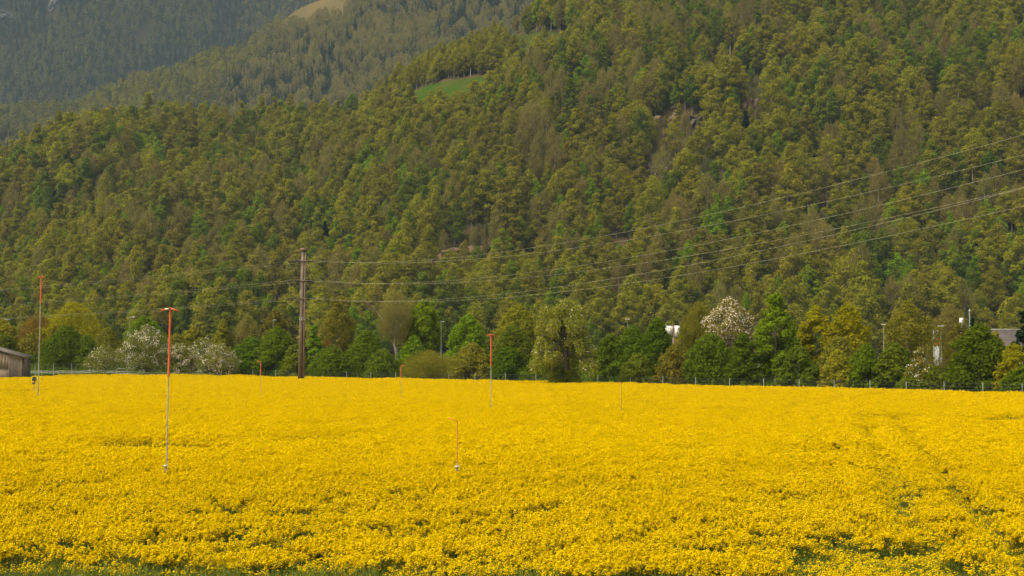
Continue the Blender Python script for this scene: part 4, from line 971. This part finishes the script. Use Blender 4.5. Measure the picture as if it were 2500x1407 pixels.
for k, c in enumerate(arms):
    for s in (-1, 1):
        tip = c + perp * s * 1.35
        # right-hand span climbs toward the next pole outside the view, left-hand span runs away
        dR = Vector((89, -174, 0)); dz = 8.2 + (0, 1.1, 3.2)[k]
        eR = base + c + perp * s * 2.7 + dR + Vector((0, 0, dz)); eL = base + c + perp * s * 1.35 + Vector((-111, 106, -1.3))
        for (e, sg, side) in ((eR, 6.1, 'right'), (eL, .75, 'left')):
            a = base + tip; d = (e - a).normalized(); ia = a + d * 1.5
            mb = MB(); mb.tube([a - base, ia - base], .035, M['insul'], 6)
            for j in range(7): p = a.lerp(ia, .2 + .1 * j) - base; mb.tube([p - d * .03, p + d * .03], .10, M['insul'], 8)
            mb.build('insulator', py_)
            mb = MB(); mb.tube(cat(ia, e, sg, 60), .0095, M['cable'], 5)
            tag(mb.build('power_cable'), '%s level %s cable running from the power pole to the %s' % (lab[k], 'near side' if s < 0 else 'far side', side), 'cable', GW)
        a1 = tip + (eR - base - tip).normalized() * 1.5; a2 = tip + (eL - base - tip).normalized() * 1.5
        mb = MB(); mb.tube(cat(a1, a2, .9, 14), .014, M['cable'], 5); mb.build('jumper_cable', py_)
for j in range(16):
    z_ = W(735, 640, PD).z + -j * .28; mb = MB(); mb.tube([(lx * z_ / H - .33, 0, z_), (lx * z_ / H - .47, 0, z_)], .014, M['band'], 4); mb.build('step_bolt', py_)

# ------------------------------------------------------------------ orange tipped marker poles in the field
M['orange'] = mat('orange_paint', (0.48, 0.10, 0.032), .55, col2=(0.36, 0.10, .05), nscale=2.2, nrange=(.45, .75))
M['alu'] = mat('aluminium_tube', (0.30, 0.29, 0.24), .5, col2=(.24, .235, .19), nscale=2, metal=.2)
M['pale_tape'] = mat('pale_tape', (.72, .64, .52), .6)
MK = [ # base px, base row, top px, top row, orange down to row, arms [(px,row)], rO, rG, label
 (92, 963, 101, 675, 743, [(93.5, 677.5), (109, 678)], .085, .055, 'tallest marker pole at the far left, orange top with two short drooping arms'),
 (405, 1148, 416, 753, 920, [(394, 758.5), (438, 760)], .050, .026, 'near orange and grey marker pole with two arms, in front of the white blossom trees'),
 (1116, 1150, 1117, 1030, 1131, [(1097, 1021)], .019, .024, 'short thin orange marker pole in mid field, one arm raised to the left'),
 (1199, 993, 1198.5, 816, 893, [(1189, 819.5), (1208.5, 820)], .062, .034, 'orange topped marker pole with two drooping arms left of the pear tree'),
 (635, 969, 637, 884.5, 917, [(628, 881.5)], .052, .016, 'slender marker pole with one left arm just left of the power pole'),
 (978, 973, 979, 895, 923, [(989, 891.5)], .050, .014, 'slender marker pole with one arm bent to the right, right of the power pole'),
 (1516, 1000, 1517.5, 935, 937.5, [(1509, 934)], .030, .014, 'thin dark rod with a tiny orange tip, right of the pear tree')]
for (bx_, by_, tx, ty, oy, armp, rO, rG, lb) in MK:
    D = 4.2 * FPX / (by_ - 850); b = W(bx_, by_, D); b.z = 0; tp = W(tx, ty, D); mid = W(bx_ + (tx - bx_) * (by_ - oy) / (by_ - ty), oy, D)
    r_ = thing('marker_pole', lb, 'marker pole', b, 'orange tipped marker poles in the field')
    rO *= .72; thin = rO < .03 and armp[0][0] > 1500
    lo = MB().tube([Vector((0, 0, -.3)), mid - b], rG * .8, M['bark' if thin else 'alu'], 8).build('lower_tube', r_)
    MB().tube([mid - b, tp - b], rO, M['orange'], 8).build('orange_tube', r_)
    if D < 52:
        MB().tube([Vector((0, 0, 0)), Vector((0, 0, 1.5))], .045, M['alu'], 8).build('ground_sleeve', r_)
        MB().box((0, -.05, 1.47), (.13, .06, .06), M['band']).build('clamp', r_)
    for (ax_, ay_) in armp:
        e = W(ax_, ay_, D) - b; a = tp - b; dd = (e - a); L1 = dd.length
        # a flat lath nailed to the top of the pole
        n_ = Vector((0, 1, 0)); u_ = dd.normalized(); v_ = u_.cross(n_).normalized() * rO * .75
        q_ = []
        for s_ in (a - u_ * rO * .5, e):
            for yy in (-.02, .02): q_ += [tuple(s_ + v_ + Vector((0, yy - rO - .02, 0))), tuple(s_ - v_ + Vector((0, yy - rO - .02, 0)))]
        mb = MB(); mb.add(q_, [(0, 1, 5, 4), (2, 6, 7, 3), (0, 4, 6, 2), (1, 3, 7, 5), (0, 2, 3, 1), (4, 5, 7, 6)], M['orange']); arm = mb.build('arm', r_)
        if ax_ == 394:
            c_ = a + dd * .32; MB().box((c_.x, c_.y - rO - .045, c_.z), (.12, .012, .05), M['pale_tape']).build('tape', arm)

# ------------------------------------------------------------------ road sign seen from behind
M['sign_back'] = mat('sign_back', (0.105, 0.095, 0.085), .5, col2=(.085, .08, .07), nscale=6)
D = 140.0; b = W(83.5, 962, D); b.z = 0; zc = W(84, 926, D).z
sg = thing('road_sign', 'round road sign seen from the back with a small plate below, left in the field', 'road sign', b, rz=math.radians(48))
MB().tube([(0, .05, -.3), (0, .05, zc + .2)], .03, M['galv'], 8).build('post', sg)
mb = MB(); ring = [(math.cos(a) * .25, 0, zc + math.sin(a) * .25) for a in np.linspace(0, 2 * math.pi, 29)[:-1]]; n = 28
v_ = ring + [(p[0], .02, p[2]) for p in ring]; mb.add(v_, [(k, (k + 1) % n, n + (k + 1) % n, n + k) for k in range(n)], M['sign_back'])
mb.add(ring + [(0, 0, zc)], [(k, (k + 1) % n, n) for k in range(n)], M['sign_back']); mb.add([(p[0], .02, p[2]) for p in ring] + [(0, .02, zc)], [((k + 1) % n, k, n) for k in range(n)], M['sign_back']); mb.build('disc', sg)
MB().box((.12, -.02, zc + .01), (.05, .02, .07), M['band']).build('reflective_spot', sg)
z2 = W(81, 936, D).z; MB().box((-.08, -.005, z2), (.30, .02, .20), M['sign_back']).build('plate', sg)

# ------------------------------------------------------------------ lamps, mast, sign boxes and buildings beyond the hedge
M['lamp_grey'] = mat('lamp_grey', (0.24, 0.26, 0.22), .5, col2=(.19, .21, .18), nscale=2)
M['lamp_white'] = mat('lamp_head', (0.36, 0.35, 0.30), .5)
for (px_, top, dD, hw, sd, lb) in [(317.5, 775, 17, 9, 1, 'slim grey street lamp behind the tall white blossom tree'), (667, 782, 10, 5.5, 1, 'short visible lamp with double head left of the power pole'),
                               (1077, 786, 8, 5.5, 1, 'street lamp standing between the two bright green trees'), (1532, 780, 20, 6, 0, 'lamp head peeping above the dark hedge right of the pear tree'),
                               (2157, 793, 9, 5, 0, 'pale thin lamp post among the golden trees'), (2297, 797, 22, 8, 0, 'flat lamp head above the striped sign tower'), (18, 780, 26, 7, 0, 'street lamp head above the yellow green tree at the left edge')]:
    D = fence_D(px_) + dD; t_ = W(px_, top, D); g0 = gz(t_.x, D)
    r_ = thing('street_lamp', lb, 'street lamp', (t_.x, D, g0), 'street lamps along the road behind the hedge'); h_ = t_.z - g0
    MB().tube([(0, 0, -.2), (0, 0, h_ - .05)], [.05, .03], M['lamp_grey'], 8).build('pole', r_)
    w_ = hw * D / FPX; mb = MB()
    off = w_ * .45 * sd
    mb.tube([(off - w_, 0, h_), (off + w_, 0, h_)], .04, M['lamp_grey'], 6); mb.build('bracket', r_)
    MB().box((off + w_ * .55, 0, h_ + .02), (w_ * .9, .28, .12), M['lamp_white']).build('lamp_head', r_)
    if sd == 0: MB().box((off - w_ * .55, 0, h_ + .02), (w_ * .9, .28, .12), M['lamp_white']).build('lamp_head', r_)
D = fence_D(2367) + 22; t_ = W(2367, 760, D); mast = thing('mast', 'tall slender pale mast rising above the big dark bush on the right', 'mast', (t_.x, D, 0))
MB().tube([(0, 0, -.2), (0, 0, t_.z)], [.12, .07], M['lamp_grey'], 8).build('pole', mast); MB().tube([(0, 0, t_.z + .005), (0, 0, t_.z + .25)], [.1, .02], M['lamp_white'], 8).build('finial', mast)

M['box_cream'] = mat('sign_cream', (0.66, 0.60, 0.50), .5); M['box_face'] = mat('sign_face', (0.62, 0.58, 0.53), .5); M['box_print'] = mat('sign_print_green', (0.22, 0.22, 0.14), .6)
M['box_blue'] = mat('sign_print_grey', (0.28, 0.30, 0.33), .6); M['trunk_post'] = mat('brown_post', (0.19, 0.14, 0.10), .8)
D = fence_D(1645) + 24; S_ = D / FPX; c0 = W(1645, 808, D)
def signbox(name, pxc, wpx, py0, py1, label):
    a = W(pxc, (py0 + py1) / 2, D); r_ = thing(name, label, 'sign', a, 'white sign boxes on a brown post'); return r_, wpx * S_, (py1 - py0) * S_
r_, w_, h_ = signbox('sign_box', 1654, 13, 795.5, 822, 'white sign box with a dark ring on its narrow face, right of the brown post')
MB().box((0, .3, 0), (w_, .6, h_), M['box_cream']).build('casing', r_)
MB().box((w_ * .13, -.01, 0), (w_ * .66, .016, h_ * .88), M['box_face']).build('face', r_)
mb = MB(); n = 30; v_ = []
for k in range(n):
    a = 2 * math.pi * k / n
    for rr_ in (1, .68): v_.append((w_ * .16 + math.cos(a) * .20 * w_ * (rr_ if rr_ == 1 else .62), -.026, math.sin(a) * .27 * h_ * (rr_ if rr_ == 1 else .8)))
mb.add(v_, [(2 * k, 2 * ((k + 1) % n), 2 * ((k + 1) % n) + 1, 2 * k + 1) for k in range(n)], M['box_print'])
mb.box((w_ * .40, -.026, 0), (w_ * .12, .004, h_ * .05), M['box_print']); mb.build('ring_print', r_)
r_, w_, h_ = signbox('sign_box', 1633.5, 17.5, 796, 819, 'white sign box half covered by leaves, left of the brown post')
MB().box((0, .3, 0), (w_, .6, h_), M['box_face']).build('casing', r_)
MB().box((0, -.01, 0), (w_ * .92, .016, h_ * .88), M['box_cream']).build('face', r_)
mb = MB()
for (ax_, az_, ww, hh) in ((.18, .22, .2, .1), (.25, .05, .12, .2), (.12, -.12, .22, .08), (.26, -.28, .14, .1), (-.1, .25, .16, .08), (-.2, 0, .2, .1)): mb.box((ax_ * w_, -.026, az_ * h_), (ww * w_, .004, hh * h_), M['box_blue'])
mb.build('print', r_)
a = W(1644.7, 800, D); sp = thing('sign_post', 'brown post between the two white sign boxes', 'post', (a.x, D, 0)); MB().box((0, .3, W(1644.7, 795, D).z / 2), (4.2 * S_, .3, W(1644.7, 795, D).z), M['trunk_post']).build('shaft', sp)
MB().box((0, .3, W(1644.7, 795, D).z + .06), (4.6 * S_, .36, .1), M['trunk_post']).build('cap', sp)

D = fence_D(2287) + 17; S_ = D / FPX; a = W(2287, 806, D)
tw = thing('sign_tower', 'tall narrow white sign tower with orange and red panel seen through branches', 'sign', (a.x, D, 0)); hT = a.z
M['tot_white'] = mat('totem_white', (.60, .58, .56), .5); M['tot_or'] = mat('totem_orange', (.85, .22, .03), .5); M['tot_red'] = mat('totem_red', (.50, .10, .06), .5); M['tot_grey'] = mat('totem_grey', (.30, .29, .28), .6)
MB().box((0, .25, hT / 2), (17 * S_, .5, hT), M['tot_white']).build('casing', tw)
MB().box((10.6 * S_, .25, hT / 2), (4 * S_, .4, hT * .98), M['tot_grey']).build('side_fin', tw)
z = lambda row: W(2287, row, D).z
MB().box((0, -.012, (z(808) + z(822)) / 2), (15.5 * S_, .02, z(808) - z(822)), M['tot_grey']).build('grey_panel', tw)
MB().box((1 * S_, -.012, (z(823) + z(835)) / 2), (14 * S_, .02, z(823) - z(835)), M['tot_red']).build('red_panel', tw)
MB().box((1 * S_, -.012, (z(835.5) + z(843)) / 2), (14 * S_, .02, z(835.5) - z(843)), M['tot_or']).build('orange_panel', tw)
MB().box((-9.4 * S_, -.1, (z(820) + z(838)) / 2), (1 * S_, .05, z(820) - z(838)), M['tot_white']).build('edge_light', tw)
D = fence_D(2347) + 30; a = W(2347, 785, D); S_ = D / FPX
ws = thing('advertising_board', 'small white board peeping above the olive tree on the right', 'sign', (a.x, D, 0))
MB().box((0, 0, a.z), (9 * S_, .1, 17 * S_), M['tot_white']).build('panel', ws); MB().tube([(0, .1, 0), (0, .1, a.z)], .08, M['lamp_grey'], 8).build('post', ws)
mb = MB(); mb.box((.1, -.055, a.z + .1), (4 * S_, .004, 3 * S_), M['tot_grey']); mb.box((-.1, -.055, a.z - .25), (5 * S_, .004, 2 * S_), M['tot_grey']); mb.build('print', ws)

# grey roofed building at the right edge
M['slate'] = mat('grey_roof', (0.075, 0.062, 0.058), .8, col2=(.06, .05, .046), nscale=.8); M['wall_grey'] = mat('building_wall', (.22, .2, .18), .9, col2=(.18, .165, .15), nscale=.5)
D = fence_D(2460) + 32; S_ = D / FPX; a = W(2425, 804, D); e = W(2580, 804, D)
bd = thing('building', 'low building with grey sloping roof at the right edge behind the bushes', 'building', (a.x, D, 0)); Wd = e.x - a.x; zt = a.z; ze = W(2425, 846, D).z
MB().box((Wd / 2, 6, ze / 2), (Wd - .6, 9, ze), M['wall_grey']).build('wall', bd)
nrow = 6
mb0 = None
for k in range(nrow):        # roof in overlapping courses of sheet
    t0, t1 = k / nrow, (k + 1) / nrow + .02; y0, y1 = 1 + 5 * t0, 1 + 5 * min(t1, 1); z0_, z1_ = ze + (zt - ze) * t0, ze + (zt - ze) * min(t1, 1); mb = MB()
    lf = .012 * (nrow - k)
    mb.add([(0, y0, z0_ + lf), (Wd, y0, z0_ + lf), (Wd, y1, z1_ + lf * .2), (0, y1, z1_ + lf * .2), (0, y0, z0_ - .08), (Wd, y0, z0_ - .08), (Wd, y1, z1_ - .1), (0, y1, z1_ - .1)], [(0, 1, 2, 3), (4, 7, 6, 5), (0, 4, 5, 1), (1, 5, 6, 2), (3, 7, 4, 0)], M['slate']); mb.build('roof_course', bd)
mb = MB(); mb.add([(0, 6, zt), (Wd, 6, zt), (Wd, 11, ze), (0, 11, ze)], [(0, 1, 2, 3)], M['slate']); mb.build('rear_roof', bd)
MB().box((Wd / 2, 6, zt + .06), (Wd, .2, .09), M['lamp_white']).build('ridge_cap', bd)
for k in range(4): MB().box((2 + k * 2.2, 1.45, ze * .55), (1.1, .08, 1.2), M['box_blue']).build('window', bd)

# tiny mountain hut on the upper meadow
p = on_near(1283, 74); hut = thing('hut', 'tiny pale hut at the edge of the upper meadow on the hill', 'hut', p)
MB().box((0, 0, 1.1), (3.2, 3, 2.6), M['box_cream']).build('wall', hut)
mb = MB(); mb.add([(-1.9, -1.8, 2.35), (1.9, -1.8, 2.35), (1.9, 0, 3.3), (-1.9, 0, 3.3), (-1.9, 1.8, 2.35), (1.9, 1.8, 2.35)], [(0, 1, 2, 3), (3, 2, 5, 4)], M['slate']); mb.build('roof', hut)

# ------------------------------------------------------------------ haze
hz = bpy.data.materials.new('haze_air'); hz.use_nodes = True; nt = hz.node_tree
for n_ in list(nt.nodes): nt.nodes.remove(n_)
o_ = nt.nodes.new('ShaderNodeOutputMaterial'); pv = nt.nodes.new('ShaderNodeVolumePrincipled'); pv.inputs['Color'].default_value = (0.175, 0.245, 0.300, 1); pv.inputs['Density'].default_value = 0.00016; pv.inputs['Anisotropy'].default_value = 0.0
nt.links.new(pv.outputs[0], o_.inputs['Volume'])
mb = MB(); mb.box((0, 3700, 749), (15000, 15000, 1500), hz); hb = mb.build('haze'); hb['kind'] = 'stuff'; hb['label'] = 'thin bluish haze filling the valley air'; hb['category'] = 'haze'
